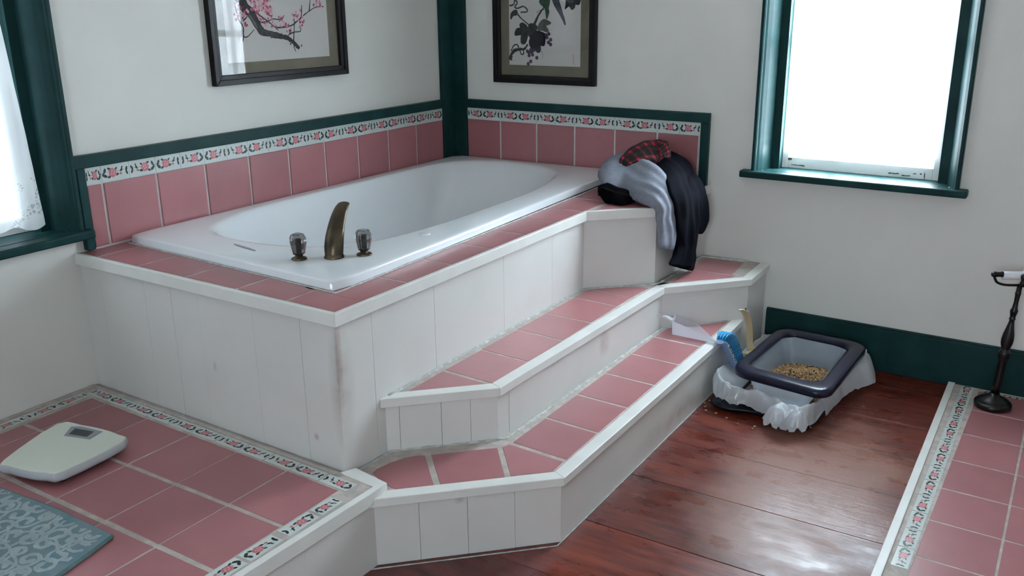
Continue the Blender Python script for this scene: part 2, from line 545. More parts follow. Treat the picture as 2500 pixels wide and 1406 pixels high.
class MB:
    def __init__(self, tf=None):
        self.v, self.f, self.mi, self.t, self.uv, self.sm = [], [], [], [], {}, []
        self.tf = tf

    def pt(self, p):
        self.v.append(Vector(self.tf(*p)) if self.tf else Vector(p))
        return len(self.v) - 1

    def face(self, idx, mi=0, t=0.5, smooth=False, uv=None):
        self.f.append(tuple(idx))
        self.mi.append(mi)
        self.t.append(t)
        self.sm.append(smooth)
        if uv:
            self.uv[len(self.f) - 1] = uv

    def box(self, a, b, mi=0, t=0.5):
        x0, y0, z0 = (min(a[i], b[i]) for i in range(3))
        x1, y1, z1 = (max(a[i], b[i]) for i in range(3))
        i = [self.pt(p) for p in ((x0, y0, z0), (x1, y0, z0), (x1, y1, z0), (x0, y1, z0), (x0, y0, z1), (x1, y0, z1), (x1, y1, z1), (x0, y1, z1))]
        for q in ((0, 3, 2, 1), (4, 5, 6, 7), (0, 1, 5, 4), (1, 2, 6, 5), (2, 3, 7, 6), (3, 0, 4, 7)):
            self.face([i[k] for k in q], mi, t)

    def prism(self, poly, z0, z1, mi=0, t=0.5):
        n = len(poly)
        a = sum(poly[k][0] * poly[(k + 1) % n][1] - poly[(k + 1) % n][0] * poly[k][1] for k in range(n))
        if a < 0:
            poly = poly[::-1]
        lo = [self.pt((p[0], p[1], z0)) for p in poly]
        hi = [self.pt((p[0], p[1], z1)) for p in poly]
        self.face(lo[::-1], mi, t)
        self.face(hi, mi, t)
        for k in range(n):
            q = (k + 1) % n
            self.face((lo[k], lo[q], hi[q], hi[k]), mi, t)

    def hull8(self, lo, hi, mi=0, t=0.5):          # two 4-gons joined
        i = [self.pt(p) for p in list(lo) + list(hi)]
        for q in ((0, 3, 2, 1), (4, 5, 6, 7), (0, 1, 5, 4), (1, 2, 6, 5), (2, 3, 7, 6), (3, 0, 4, 7)):
            self.face([i[k] for k in q], mi, t)

    def rings(self, rings, mi=0, cap0=True, cap1=True, smooth=True, closed=True, uv=False, t=0.5):
        idx = [[self.pt(p) for p in r] for r in rings]
        n = len(rings[0])
        R = len(rings)
        for a in range(R - 1):
            for k in range(n if closed else n - 1):
                q = (k + 1) % n
                u = None
                if uv:
                    u = [(k / n, a / (R - 1)), ((k + 1) / n, a / (R - 1)), ((k + 1) / n, (a + 1) / (R - 1)), (k / n, (a + 1) / (R - 1))]
                self.face((idx[a][k], idx[a][q], idx[a + 1][q], idx[a + 1][k]), mi, t, smooth, u)
        if cap0 and closed:
            self.face(idx[0][::-1], mi, t, False)
        if cap1 and closed:
            self.face(idx[-1], mi, t, False)

    def lathe(self, prof, c=(0, 0, 0), n=32, mi=0, axis='Z', smooth=True):
        rs = []
        for r, h in prof:
            ring = []
            for k in range(n):
                a = 2 * PI * k / n
                if axis == 'Z':
                    ring.append((c[0] + r * math.cos(a), c[1] + r * math.sin(a), c[2] + h))
                else:
                    ring.append((c[0] + h, c[1] + r * math.cos(a), c[2] + r * math.sin(a)))
            rs.append(ring)
        self.rings(rs, mi, smooth=smooth)

    def tube(self, pts, r, n=10, mi=0, smooth=True):
        pts = [Vector(p) for p in pts]
        rs = []
        for k, p in enumerate(pts):
            t = (pts[min(k + 1, len(pts) - 1)] - pts[max(k - 1, 0)]).normalized()
            a = t.cross(Vector((0.13, 0.2, 1)))
            if a.length < 0.05:
                a = t.cross(Vector((1, 0, 0)))
            a.normalize()
            b = t.cross(a)
            rr = r[k] if isinstance(r, (list, tuple)) else r
            rs.append([tuple(p + a * (rr * math.cos(2 * PI * j / n)) + b * (rr * math.sin(2 * PI * j / n))) for j in range(n)])
        self.rings(rs, mi, smooth=smooth)

    def flat(self, pts2, map3, mi=0):            # flat painted shape, map3(u, v) -> point
        self.face([self.pt(map3(*p)) for p in pts2], mi)

    def build(self, name, mats, parent=None, bevel=0.0, sub=0, solid=0.0, seg=2):
        if parent is None:
            xs = [v.x for v in self.v]
            ys = [v.y for v in self.v]
            loc = Vector(((min(xs) + max(xs)) / 2, (min(ys) + max(ys)) / 2, min(v.z for v in self.v)))
            off = loc
        else:
            off = WLOC[parent.name]
            loc = Vector((0, 0, 0))
        me = bpy.data.meshes.new(name)
        if self.tf is WR:            # WR mirrors, so turn the faces back outwards
            self.f = [f[::-1] for f in self.f]
            self.uv = {k: u[::-1] for k, u in self.uv.items()}
        me.from_pydata([tuple(v - off) for v in self.v], [], self.f)
        ms = mats if isinstance(mats, (list, tuple)) else [mats]
        for mm in ms:
            me.materials.append(M[mm])
        me.polygons.foreach_set('material_index', self.mi)
        me.polygons.foreach_set('use_smooth', self.sm)
        at = me.attributes.new('tint', 'FLOAT', 'FACE')
        at.data.foreach_set('value', self.t)
        if self.uv:
            ul = me.uv_layers.new(name='UVMap')
            for fi, u in self.uv.items():
                p = me.polygons[fi]
                for k, li in enumerate(p.loop_indices):
                    ul.data[li].uv = u[k]
        me.update()
        o = bpy.data.objects.new(name, me)
        C.objects.link(o)
        o.location = loc
        if parent is not None:
            o.parent = parent
        WLOC[o.name] = Vector(off)
        if solid:
            s = o.modifiers.new('solid', 'SOLIDIFY')
            s.thickness = solid
            s.offset = 0
        if bevel:
            b = o.modifiers.new('bevel', 'BEVEL')
            b.width = bevel
            b.segments = seg
            b.limit_method = 'ANGLE'
            b.angle_limit = math.radians(35)
        if sub:
            s = o.modifiers.new('sub', 'SUBSURF')
            s.levels = sub
            s.render_levels = sub
        return o


def thing(name, label, cat, loc, group=None, kind=None):
    o = bpy.data.objects.new(name, None)
    C.objects.link(o)
    o.location = loc
    o.empty_display_size = 0.05
    WLOC[o.name] = Vector(loc)
    tag(o, label, cat, group, kind)
    return o


def tag(o, label=None, cat=None, group=None, kind=None):
    if label:
        o['label'] = label
    if cat:
        o['category'] = cat
    if group:
        o['group'] = group
    if kind:
        o['kind'] = kind
    return o


def struct(o, label=None, cat=None):
    return tag(o, label, cat, None, 'structure')


def catmull(P, n):
    P = [Vector(p) for p in P]
    out = []
    for k in range(len(P) - 1):
        p0, p1, p2, p3 = P[max(k - 1, 0)], P[k], P[k + 1], P[min(k + 2, len(P) - 1)]
        for j in range(n):
            t = j / n
            out.append(0.5 * ((2 * p1) + (p2 - p0) * t + (2 * p0 - 5 * p1 + 4 * p2 - p3) * t * t + (3 * p1 - p0 - 3 * p2 + p3) * t ** 3))
    out.append(P[-1])
    return out


def loop_catmull(P, n):
    P = [Vector(p) for p in P]
    K = len(P)
    out = []
    for k in range(K):
        p0, p1, p2, p3 = P[k - 1], P[k], P[(k + 1) % K], P[(k + 2) % K]
        for j in range(n):
            t = j / n
            out.append(0.5 * ((2 * p1) + (p2 - p0) * t + (2 * p0 - 5 * p1 + 4 * p2 - p3) * t * t + (3 * p1 - p0 - 3 * p2 + p3) * t ** 3))
    return out


def offs(poly, d):
    """offset an open polyline to its left by d, mitred"""
    out = []
    n = len(poly)
    P = [Vector((p[0], p[1])) for p in poly]
    for k in range(n):
        a = (P[k] - P[k - 1]).normalized() if k else None
        b = (P[k + 1] - P[k]).normalized() if k < n - 1 else None
        if a is None:
            a = b
        if b is None:
            b = a
        na, nb = Vector((-a.y, a.x)), Vector((-b.y, b.x))
        mvec = (na + nb).normalized()
        out.append(P[k] + mvec * (d / max(0.3, mvec.dot(na))))
    return [(p.x, p.y) for p in out]


def strip(mb, poly, d0, d1, z0, z1, mi=0):
    """mitred board along a polyline between left offsets d0 and d1"""
    A, B = offs(poly, d0), offs(poly, d1)
    for k in range(len(poly) - 1):
        q = [A[k], A[k + 1], B[k + 1], B[k]]
        mb.prism(q, z0, z1, mi)


def boards(mb, p0, p1, th, z0, z1, cuts, gap=0.0008, mi=0):
    """vertical boards from p0 to p1 with their outer face on that line (room side on the right)"""
    a, b = Vector((p0[0], p0[1])), Vector((p1[0], p1[1]))
    L = (b - a).length
    d = (b - a) / L
    nrm = Vector((-d.y, d.x))
    c = [0] + list(cuts) + [L]
    for k in range(len(c) - 1):
        s0, s1 = c[k] + (gap / 2 if k else 0), c[k + 1] - (gap / 2 if k < len(c) - 2 else 0)
        wob = random.uniform(-0.0006, 0.0006)
        q = [a + d * s0 + nrm * wob, a + d * s1 + nrm * wob, a + d * s1 + nrm * th, a + d * s0 + nrm * th]
        mb.prism([(v.x, v.y) for v in q], z0, z1, mi)


def caulk(mb, poly, r=0.006, z=0.0, mi=0):
    P = []
    for k in range(len(poly) - 1):
        a, b = Vector(poly[k]), Vector(poly[k + 1])
        n = max(2, int((b - a).length / 0.025))
        for j in range(n):
            P.append(a.lerp(b, j / n))
    P.append(Vector(poly[-1]))
    pts = [(p.x, p.y, z) for p in P]
    rs = [r * (0.62 + 0.3 * noise.noise(Vector((p[0] * 31, p[1] * 31, 3.1)))) for p in pts]
    mb.tube(pts, rs, 6, mi)


# ------------------------------------------------------------------ the painted rose border
def rose_tile(mb, o3, du, dv, dn, u0, w, h, flip, pad=0.0015, th=0.006):
    """one glazed border tile: o3 + u*du + v*dv + n*dn; u0..u0+w long, 0..h tall; slots 0 glaze 1 rose 2 leaf 3 light 4 vine"""
    O, U, V, N_ = Vector(o3), Vector(du), Vector(dv), Vector(dn)

    def P(u, v, n):
        return tuple(O + U * u + V * v + N_ * n)
    lo = [P(u0 + pad, pad, -th), P(u0 + w - pad, pad, -th), P(u0 + w - pad, h - pad, -th), P(u0 + pad, h - pad, -th)]
    hi = [P(u0 + pad, pad, 0), P(u0 + w - pad, pad, 0), P(u0 + w - pad, h - pad, 0), P(u0 + pad, h - pad, 0)]
    mb.hull8(lo, hi, 0, random.random())
    s = h / 0.058
    k = w / 0.103

    def Q(u, v, n):
        uu = u * k
        if flip:
            uu = w - uu
        return P(u0 + uu, h / 2 + v * s, n)

    def blob(cu, cv, ru, rv, ang, mi, n, lev, wob=0.0, lobes=5):
        pts = []
        for j in range(n):
            a = 2 * PI * j / n
            r = 1 + wob * math.cos(lobes * a)
            x, y = ru * r * math.cos(a), rv * r * math.sin(a)
            pts.append(Q(cu + x * math.cos(ang) - y * math.sin(ang), cv + x * math.sin(ang) + y * math.cos(ang), lev))
        if (not flip) != (U.cross(V).dot(N_) > 0):
            pts = pts[::-1]
        mb.face([mb.pt(p) for p in pts], mi, 0.5)
    j_ = lambda a: random.uniform(-a, a)
    # vine
    for (ua, va, ub, vb) in ((0.012, -0.006, 0.03, -0.012), (0.05, 0.004, 0.072, 0.002), (0.072, 0.002, 0.086, 0.006)):
        mu, mv = (ua + ub) / 2, (va + vb) / 2
        blob(mu, mv, math.hypot(ub - ua, vb - va) / 2, 0.0008, math.atan2(vb - va, ub - ua), 4, 6, 0.0002)
    # leaves
    for (cu, cv, ru, rv, an) in ((0.013, 0.008, 0.0075, 0.0036, 1.2), (0.012, -0.008, 0.009, 0.004, -0.7), (0.007, 0.002, 0.003, 0.002, 0),
                                 (0.027, -0.013, 0.006, 0.003, 0.5), (0.030, 0.014, 0.006, 0.003, -0.6), (0.057, -0.009, 0.006, 0.0032, 0.4), (0.055, 0.011, 0.005, 0.0026, 0.8),
                                 (0.074, 0.004, 0.0055, 0.003, 0.9), (0.078, 0.013, 0.004, 0.002, 1.2), (0.093, 0.006, 0.0075, 0.0032, 1.3), (0.093, -0.006, 0.0070, 0.0030, -1.2)):
        blob(cu + j_(.001), cv + j_(.001), ru * 1.2, rv * 1.3, an + j_(.2), 2, 8, 0.0003)
    blob(0.042 + j_(.001), 0.0, 0.0145, 0.0155, j_(.6), 1, 20, 0.0004, 0.09, 6)
    for a in (0.3, 2.0, 3.6, 5.1):
        blob(0.042 + 0.006 * math.cos(a), 0.006 * math.sin(a), 0.0036, 0.0022, a + 1.4, 3, 7, 0.0006)
    blob(0.0705, -0.007, 0.0052, 0.0042, 0.4, 1, 9, 0.0004)


ROSE = ['glaze', 'rose', 'leaf', 'rose2', 'vine']

# ------------------------------------------------------------------ the room
F, S1, S2, D, T = 0.2255, 0.205, 0.3735, 0.679, 0.708
HC = 2.35
mb = MB()
ys = [-0.0, -0.225, -0.535, -0.80, -1.069, -1.352, -1.665, -1.95, -2.25, -2.53, -2.83, -3.1, -3.4, -3.7, -4.0, -4.3, -4.6, -4.9, -5.25]
for k in range(len(ys) - 1):
    g = 0.0022 if k in (5,) else 0.0012
    mb.box((0.0, ys[k] - g / 2, -0.02), (3.6, ys[k + 1] + g / 2, 0.0 - random.uniform(0, 0.0012)), 0, random.random())
mb.box((0, -5.25, -0.06), (3.6, 0.0, -0.021), 0, 0.0)
fl = mb.build('floor', 'floor', bevel=0.0012)
struct(fl)
fl_origin = fl.location.copy()

WT = 0.17   # wall thickness


def wall_with_hole(name, tf, s0, s1, h0, h1, hz0, hz1):
    mb = MB(tf)
    mb.box((s0, -WT, -0.06), (h0, 0, HC))
    mb.box((h1, -WT, -0.06), (s1, 0, HC))
    mb.box((h0, -WT, -0.06), (h1, 0, hz0))
    mb.box((h0, -WT, hz1), (h1, 0, HC))
    return struct(mb.build(name, 'wall'))


wall_with_hole('wall_right', WR, -0.17, 3.77, 1.560, 2.303, 0.745, 2.08)
wall_with_hole('wall_left', WL, 0.0, 5.42, 2.091, 3.131, 0.735, 2.08)
wall_with_hole('wall_rear', lambda s, o, z: (s, -5.25 + o, z), -0.17, 3.77, 2.3, 3.0, 0.9, 1.9)
mb = MB()
mb.box((3.6, -5.42, -0.06), (3.77, 0.05, HC))
struct(mb.build('wall_side', 'wall'))
mb = MB()
mb.box((-0.17, -5.42, HC), (3.77, 0.2, HC + 0.1))
struct(mb.build('ceiling', 'ceil'))

# baseboard on the far wall
mb = MB(WR)
mb.box((1.645, 0.0, 0.0), (3.6, 0.018, 0.178))
mb.box((1.645, 0.0, 0.176), (3.6, 0.014, 0.186))
struct(mb.build('baseboard_right', 'green', bevel=0.003))
# ragged plaster line left along the top of the baseboard
# green corner boards
mb = MB()
mb.box((0.0, -0.118, 0.66), (0.022, 0.0, HC))
mb.tf = WR
mb.box((0.0, 0.0, 0.66), (0.088, 0.022, HC))
struct(mb.build('trim_1', 'green', bevel=0.003))
# chair rail above the left tiles with its end board beside the window
mb = MB(WL)
mb.box((0.110, 0.0, 0.9465), (2.075, 0.03, 0.9865))
mb.box((2.036, 0.0, 0.683), (2.066, 0.024, 0.9465))
struct(mb.build('trim_2', 'green', bevel=0.003))
mb = MB(WR)
mb.box((0.086, 0.0, 0.944), (1.347, 0.026, 0.984))
mb.box((1.311, 0.0, 0.674), (1.347, 0.026, 0.944))
struct(mb.build('trim_3', 'green', bevel=0.003))


# ------------------------------------------------------------------ windows
def casing_profile(mb, s, sign, z0, z1):
    prof = [(0.0, 0.0), (0.0, 0.030), (0.004, 0.034), (0.013, 0.034), (0.017, 0.029), (0.0175, 0.022), (0.024, 0.014), (0.034, -0.006), (0.046, -0.045), (0.052, -0.066), (0.086, -0.066), (0.086, -0.085), (0.018, -0.085), (0.018, 0.0)]
    P = [(s + sign * a, b) for a, b in prof]
    lo = [mb.pt((a, b, z0)) for a, b in P]
    hi = [mb.pt((a, b, z1)) for a, b in P]
    n = len(P)
    flip = sign < 0
    for k in range(n):
        q = (k + 1) % n
        f = (lo[k], lo[q], hi[q], hi[k])
        mb.face(f[::-1] if flip else f)
    mb.face(lo if flip else lo[::-1])
    mb.face(hi[::-1] if flip else hi)


def window(name, tf, o0, o1, i0, i1, zs, zt, mun, rail_z, sill0, sill1, depth):
    w = bpy.data.objects.new(name, None)
    C.objects.link(w)
    w.location = tf((i0 + i1) / 2, 0, zs)
    WLOC[w.name] = Vector(w.location)
    struct(w)
    for s, sg in ((o0, 1), (o1, -1)):
        mb = MB(tf)
        casing_profile(mb, s, sg, zs - 0.002, zt + 0.08)
        mb.build('casing', 'green', w)
    mb = MB(tf)
    mb.box((o0, -0.005, zt - 0.005), (o1, 0.025, zt + 0.08))
    mb.build('head_casing', 'green', w, bevel=0.003)
    mb = MB(tf)
    mb.box((i0 - 0.05, -depth, zs), (i0, -0.0855, zt))
    mb.box((i1, -depth, zs), (i1 + 0.05, -0.0855, zt))
    mb.box((i0 - 0.05, -depth, zt - 0.01), (i1 + 0.05, 0.005, zt + 0.01))
    mb.build('jamb', 'green', w)
    mb = MB(tf)
    mb.box((sill0, 0.0, zs - 0.028), (sill1, 0.055, zs))
    mb.box((i0 - 0.048, -depth, zs - 0.028), (i1 + 0.048, 0.0, zs))
    mb.build('sill', 'green', w, bevel=0.006, seg=3)
    # lower and upper sash
    d0, d1 = -depth + 0.03, -depth + 0.06
    mb = MB(tf)
    mb.box((i0, d0, zs), (i0 + 0.026, d1, zt))
    mb.box((i1 - 0.026, d0, zs), (i1, d1, zt))
    mb.box((i0 + 0.026, d0, zs), (i1 - 0.026, d1, zs + 0.045))
    mb.box((i0 + 0.026, d0, zt - 0.04), (i1 - 0.026, d1, zt))
    mb.box((i0 + 0.026, d0, rail_z - 0.018), (i1 - 0.026, d1, rail_z + 0.018))
    for mx_ in mun:
        mb.box((mx_ - 0.009, d0 + 0.004, zs + 0.045), (mx_ + 0.009, d1 - 0.004, rail_z - 0.018))
        mb.box((mx_ - 0.009, d0 + 0.004, rail_z + 0.018), (mx_ + 0.009, d1 - 0.004, zt - 0.04))
    sash = mb.build('sash', 'white_paint2', w, bevel=0.002)
    if name == 'window_2':
        mb = MB(tf)
        for (a, b, z, h) in ((1.652, 1.668, zs + 0.037, 0.008), (1.668, 1.70, zs + 0.014, 0.003), (1.70, 1.723, zs + 0.013, 0.004), (2.05, 2.09, zs + 0.015, 0.004), (2.1, 2.13, zs + 0.010, 0.003), (2.14, 2.152, zs + 0.02, 0.003), (2.165, 2.172, zs + 0.022, 0.004), (2.18, 2.184, zs + 0.016, 0.02)):
            n = 6
            top = [(a + (b - a) * k / n, d1 + 0.0008, z + h / 2 + random.uniform(-0.3, 0.5) * h) for k in range(n + 1)]
            bot = [(a + (b - a) * k / n, d1 + 0.0008, z - h / 2 + random.uniform(-0.5, 0.3) * h) for k in range(n + 1)]
            mb.face([mb.pt(p) for p in bot + top[::-1]])
        mb.build('paint_chips', 'chip', sash)
    mb = MB(tf)
    mb.box((i0 + 0.02, -depth + 0.043, zs + 0.04), (i1 - 0.02, -depth + 0.046, zt - 0.03))
    mb.build('glass', 'pane', w)
    return w


window('window_2', WR, 1.541, 2.322, 1.627, 2.236, 0.765, 2.06, (1.827, 2.030), 1.27, 1.499, 2.353, 0.168)
window('window_1', WL, 2.072, 3.15, 2.158, 3.064, 0.755, 2.06, (2.46, 2.76), 1.35, 2.05, 3.2, 0.17)
# rear window behind the viewer: plain frame
w3 = bpy.data.objects.new('window_3', None)
C.objects.link(w3)
w3.location = (2.65, -5.25, 0.9)
WLOC[w3.name] = Vector(w3.location)
struct(w3)
mb = MB(lambda s, o, z: (s, -5.25 + o, z))
for a, b in (((2.22, -0.02, 0.84), (2.30, 0.03, 1.98)), ((3.0, -0.02, 0.84), (3.08, 0.03, 1.98)), ((2.22, -0.02, 0.82), (3.08, 0.04, 0.90)), ((2.22, -0.02, 1.90), (3.08, 0.03, 1.98))):
    mb.box(a, b)
mb.build('casing', 'green', w3, bevel=0.003)
mb = MB(lambda s, o, z: (s, -5.25 + o, z))
mb.box((2.30, -0.1, 1.38), (3.0, -0.07, 1.42))
mb.box((2.64, -0.1, 0.90), (2.66, -0.07, 1.90))
mb.build('sash', 'white_paint2', w3)


# ------------------------------------------------------------------ curtains
def curtain(name, tf, off, s_of, z0, z1, waves, amp, label, hem_amp=0.006, nu=90, nv=60):
    mb = MB(tf)
    rows = []
    for j in range(nv + 1):
        v = j / nv
        r = []
        for i in range(nu + 1):
            u = i / nu
            a, b = s_of(v)
            s = a + (b - a) * u
            zz = z0 + (z1 - z0) * v
            if v < 0.12:
                zz -= hem_amp * (1 - v / 0.12) * (1 + math.sin(u * 40) + 0.8 * noise.noise(Vector((u * 14, 0, 2))))
            o = off + amp * math.sin(waves * u * 2 * PI + 0.7 * math.sin(3 * v + 4 * u)) * (0.6 + 0.5 * noise.noise(Vector((u * 5, v * 2, 1)))) + 0.004 * noise.noise(Vector((u * 30, v * 16, 4)))
            r.append((s, o, zz))
        rows.append(r)
    ii = [[mb.pt(p) for p in r] for r in rows]
    for j in range(nv):
        for i in range(nu):
            q = (ii[j][i], ii[j][i + 1], ii[j + 1][i + 1], ii[j + 1][i])
            mb.face(q, 0, 0.5, True, [(i / nu, j / nv), ((i + 1) / nu, j / nv), ((i + 1) / nu, (j + 1) / nv), (i / nu, (j + 1) / nv)])
    o = mb.build(name, 'curtain')
    return tag(o, label, 'curtain')


curtain('lace_curtain', WR, -0.085, lambda v: (1.640 - 0.002 * v, 2.205 + 0.022 * v), 0.855, 2.04, 7, 0.011, 'sheer white lace curtain over the bright window above the litter box')
curtain('lace_curtain', WL, -0.050, lambda v: (2.150 + 0.050 * min(1, v * 1.6), 3.06), 0.79, 2.04, 9, 0.014, 'sheer white curtain with a lace hem beside the tiled tub wall', 0.010)

# ------------------------------------------------------------------ left tiled floor platform
pl = thing('tiled_platform', 'raised pink tiled floor with rose border, below the bathroom scale and bath mat', 'floor', (0.63, -3.6, 0.0))
mb = MB()
mb.prism([(0.0, -5.25), (1.160, -5.25), (1.230, -2.6), (1.243, -2.125), (0.0, -2.09)], 0.0, F - 0.001)
mb.build('grout', 'grout', pl)
mb = MB()
edge = [(1.232, -5.25), (1.264, -2.128)]
strip(mb, [(1.182, -5.25), (1.250, -2.6), (1.264, -2.128)], -0.0, 0.020, F - 0.036, F + 0.003)
mb.prism([(1.115, -2.128), (1.262, -2.14), (1.262, -2.105), (1.135, -2.085)], F - 0.03, F + 0.0015)
mb.build('nosing', 'nosing', pl, bevel=0.002)
mb = MB()
boards(mb, (1.174, -5.25), (1.242, -2.6), 0.016, 0.0, F - 0.034, [1.9, 2.13, 2.4])
boards(mb, (1.242, -2.6), (1.255, -2.128), 0.016, 0.0, F - 0.034, [0.2])
mb.build('riser', 'white_paint', pl, bevel=0.0006)
mb = MB()
xs = [0.168, 0.3735, 0.577, 0.781, 0.9845]
cols = [(0.088, 0.163), (0.168, 0.371), (0.376, 0.5745), (0.5795, 0.7785), (0.7835, 0.9815), (0.987, 1.178)]
rowsy = [(-2.196, -2.391), (-2.404, -2.603), (-2.618, -2.815), (-2.829, -3.03), (-3.042, -3.24), (-3.255, -3.45), (-3.465, -3.66), (-3.675, -3.87)]
for j, (y0, y1) in enumerate(rowsy):
    for i, (x0, x1) in enumerate(cols):
        jx = random.uniform(-0.002, 0.002)
        dx1 = 0.0
        if i == 5:
            x1 -= 0.02 * (j * 0.21 + 0.1) / 0.9 * 0.5
        yy0 = y0 + (0.026 * (1 - (x0 + x1) / 2 / 1.2) if j == 0 else 0)
        mb.prism([(x0 + jx, y1), (x1 + jx, y1 - 0.002), (x1 + jx, yy0 - 0.006 if j == 0 else y0), (x0 + jx, yy0)], F - 0.008, F, 0, random.random())
mb.build('floor_tiles', 'tile', pl, bevel=0.0016)
mb = MB()
d = Vector((1.19, -0.034, 0)).normalized()
n_ = Vector((-d.y, d.x, 0))
for k in range(11):
    if k in (8,):
        pass
    rose_tile(mb, (0.02, -2.160, F - 0.0005), d, n_, (0, 0, 1), 0.02 + k * 0.1055, 0.103, 0.046, k % 2 == 0)
d = Vector((0.016, 1.0, 0)).normalized()
d = Vector((-0.012, -1.0, 0)).normalized()
n_ = Vector((d.y, -d.x, 0))
for k, (u, w) in enumerate(((0.0, 0.078), (0.085, 0.103), (0.205, 0.103), (0.315, 0.103), (0.422, 0.103), (0.53, 0.103), (0.64, 0.103), (0.75, 0.103))):
    rose_tile(mb, (1.180, -2.232, F - 0.0005), d, -n_, (0, 0, 1), u, w, 0.047, k % 2 == 0)
for k in range(8):
    rose_tile(mb, (0.022, -2.16, F - 0.0005), (0, -1, 0), (1, 0, 0), (0, 0, 1), k * 0.1055, 0.103, 0.045, k % 2 == 0)
mb.build('border_tiles', ROSE, pl)
mb = MB()
caulk(mb, [(0.004, -3.8), (0.006, -2.11), (1.13, -2.136)], 0.008, F)
mb.build('caulk', 'grout', pl)

# ------------------------------------------------------------------ right tiled floor strip
ps = thing('tiled_platform', 'low pink tiled floor with rose border under the toilet paper stand', 'floor', (3.0, -2.6, 0.0))
mb = MB()
mb.prism([(2.395, -5.25), (3.6, -5.25), (3.6, XA * 3.6 - 0.02), (2.395, XA * 2.4 - 0.02)], 0.0005, 0.0117)
mb.build('grout', 'grout', ps)
mb = MB()
mb.prism([(2.41, -5.2), (2.435, -5.2), (2.402, XA * 2.4 - 0.019), (2.378, XA * 2.4 - 0.019)], 0.0005, 0.017)
mb.build('edging', 'nosing', ps, bevel=0.002)
mb = MB()
jy = [-0.118, -0.312, -0.535, -0.755, -0.965, -1.175, -1.385, -1.595, -1.805, -2.015, -2.225, -2.435, -2.645]
jx = [2.487, 2.661, 2.868, 3.074, 3.28, 3.486, 3.59]
for a in range(len(jy) - 1):
    for b in range(len(jx) - 1):
        sk = -0.015 * (-jy[a])
        sk2 = -0.015 * (-jy[a + 1])
        mb.prism([(jx[b] + 0.003 + sk2 * (b == 0), jy[a + 1] + 0.003 + XA * (b * .2)), (jx[b + 1] - 0.003, jy[a + 1] + 0.003 + XA * (b * .2 + .2)), (jx[b + 1] - 0.003, jy[a] - 0.003 + XA * (b * .2 + .2)), (jx[b] + 0.003 + sk * (b == 0), jy[a] - 0.003 + XA * (b * .2))], 0.004, 0.0125, 0, random.random())
mb.build('floor_tiles', 'tile', ps, bevel=0.0014)
mb = MB()
for k in range(13):
    rose_tile(mb, (2.425, -0.092, 0.0122), Vector((-0.004, -1, 0)).normalized(), (1, -0.004, 0), (0, 0, 1), k * 0.1055, 0.103, 0.045, k % 2 == 1)
for k in range(9):
    rose_tile(mb, (2.50, XA * 2.5 - 0.068, 0.0122), Vector((1, XA, 0)), (0, 1, 0), (0, 0, 1), k * 0.1055, 0.103, 0.042, k % 2 == 1)
mb.build('border_tiles', ROSE, ps)

# ------------------------------------------------------------------ tub deck and the two steps
dk = thing('tub_deck', 'white boarded box with a pink tiled top built round the bathtub', 'tub surround', (0.6, -1.1, 0.0))
deck_out = [(0.0, -2.104), (1.137, -2.127), (1.143, -0.757), (1.352, -0.556), (1.362, XA * 1.36 - 0.001)]
inn = offs(deck_out, 0.012)
body_in = offs(deck_out, 0.016)
mb = MB()
boards(mb, body_in[0], body_in[1], 0.016, F - 0.02, D - 0.002, [0.10, 0.325, 0.452, 0.575, 0.805, 0.99])
boards(mb, body_in[1], body_in[2], 0.016, S1 - 0.02, D - 0.002, [0.14, 0.42, 0.8, 1.12])
boards(mb, body_in[2], body_in[3], 0.016, S1 - 0.02, D - 0.002, [])
boards(mb, body_in[3], body_in[4], 0.016, S1 - 0.02, D - 0.002, [])
mb.build('panel', 'white_paint', dk, bevel=0.0006)
mb = MB()
strip(mb, deck_out, 0.0, 0.0145, D - 0.034, D + 0.002)
mb.build('nosing', 'nosing', dk, bevel=0.002)
# tile bed: a ring of mortar boards round the tub opening
mb = MB()
bi = offs(deck_out, 0.0145)
mb.prism([bi[0], bi[1], (bi[1][0], -1.90), (0.0, -1.84)], D - 0.03, D - 0.001)
mb.prism([(0.93, -1.8999), (bi[1][0], -1.8999), bi[2], (bi[2][0], -0.03), (0.87, -0.03)], D - 0.03, D - 0.001)
mb.prism([(bi[2][0] + 0.0001, bi[2][1]), bi[3], (bi[4][0], XA * 1.35 - 0.001), (bi[2][0] + 0.0001, XA * 1.15 - 0.001)], D - 0.03, D - 0.001)
mb.build('grout', 'grout', dk)
mb = MB()
fx = [0.002, 0.098, 0.301, 0.523, 0.743, 0.941, 1.122]
for k in range(6):
    yb = -2.080 - 0.023 * (fx[k] / 1.13)
    yb2 = -2.080 - 0.023 * (fx[k + 1] / 1.13)
    top = -1.87 if k < 5 else -1.999
    mb.prism([(fx[k] + 0.004, yb), (fx[k + 1] - 0.004, yb2), (fx[k + 1] - 0.004, top), (fx[k] + 0.004, top)], D - 0.008, D, 0, random.random())
sy = [-1.997, -1.80, -1.585, -1.37, -1.158, -0.95, -0.744, -0.542, -0.33, -0.12]
for k in range(9):
    mb.prism([(0.90, sy[k] + 0.004), (1.124, sy[k] - 0.004), (1.124, sy[k + 1] - 0.012), (0.90, sy[k + 1] - 0.004)], D - 0.008, D, 0, random.random())
mb.prism([(1.146, -0.70), (1.322, -0.532), (1.325, -0.30), (1.146, -0.30)], D - 0.008, D, 0, random.random())
mb.prism([(1.146, -0.294), (1.325, -0.294), (1.332, -0.06), (1.146, -0.055)], D - 0.008, D, 0, random.random())
mb.build('deck_tiles', 'tile', dk, bevel=0.0016)

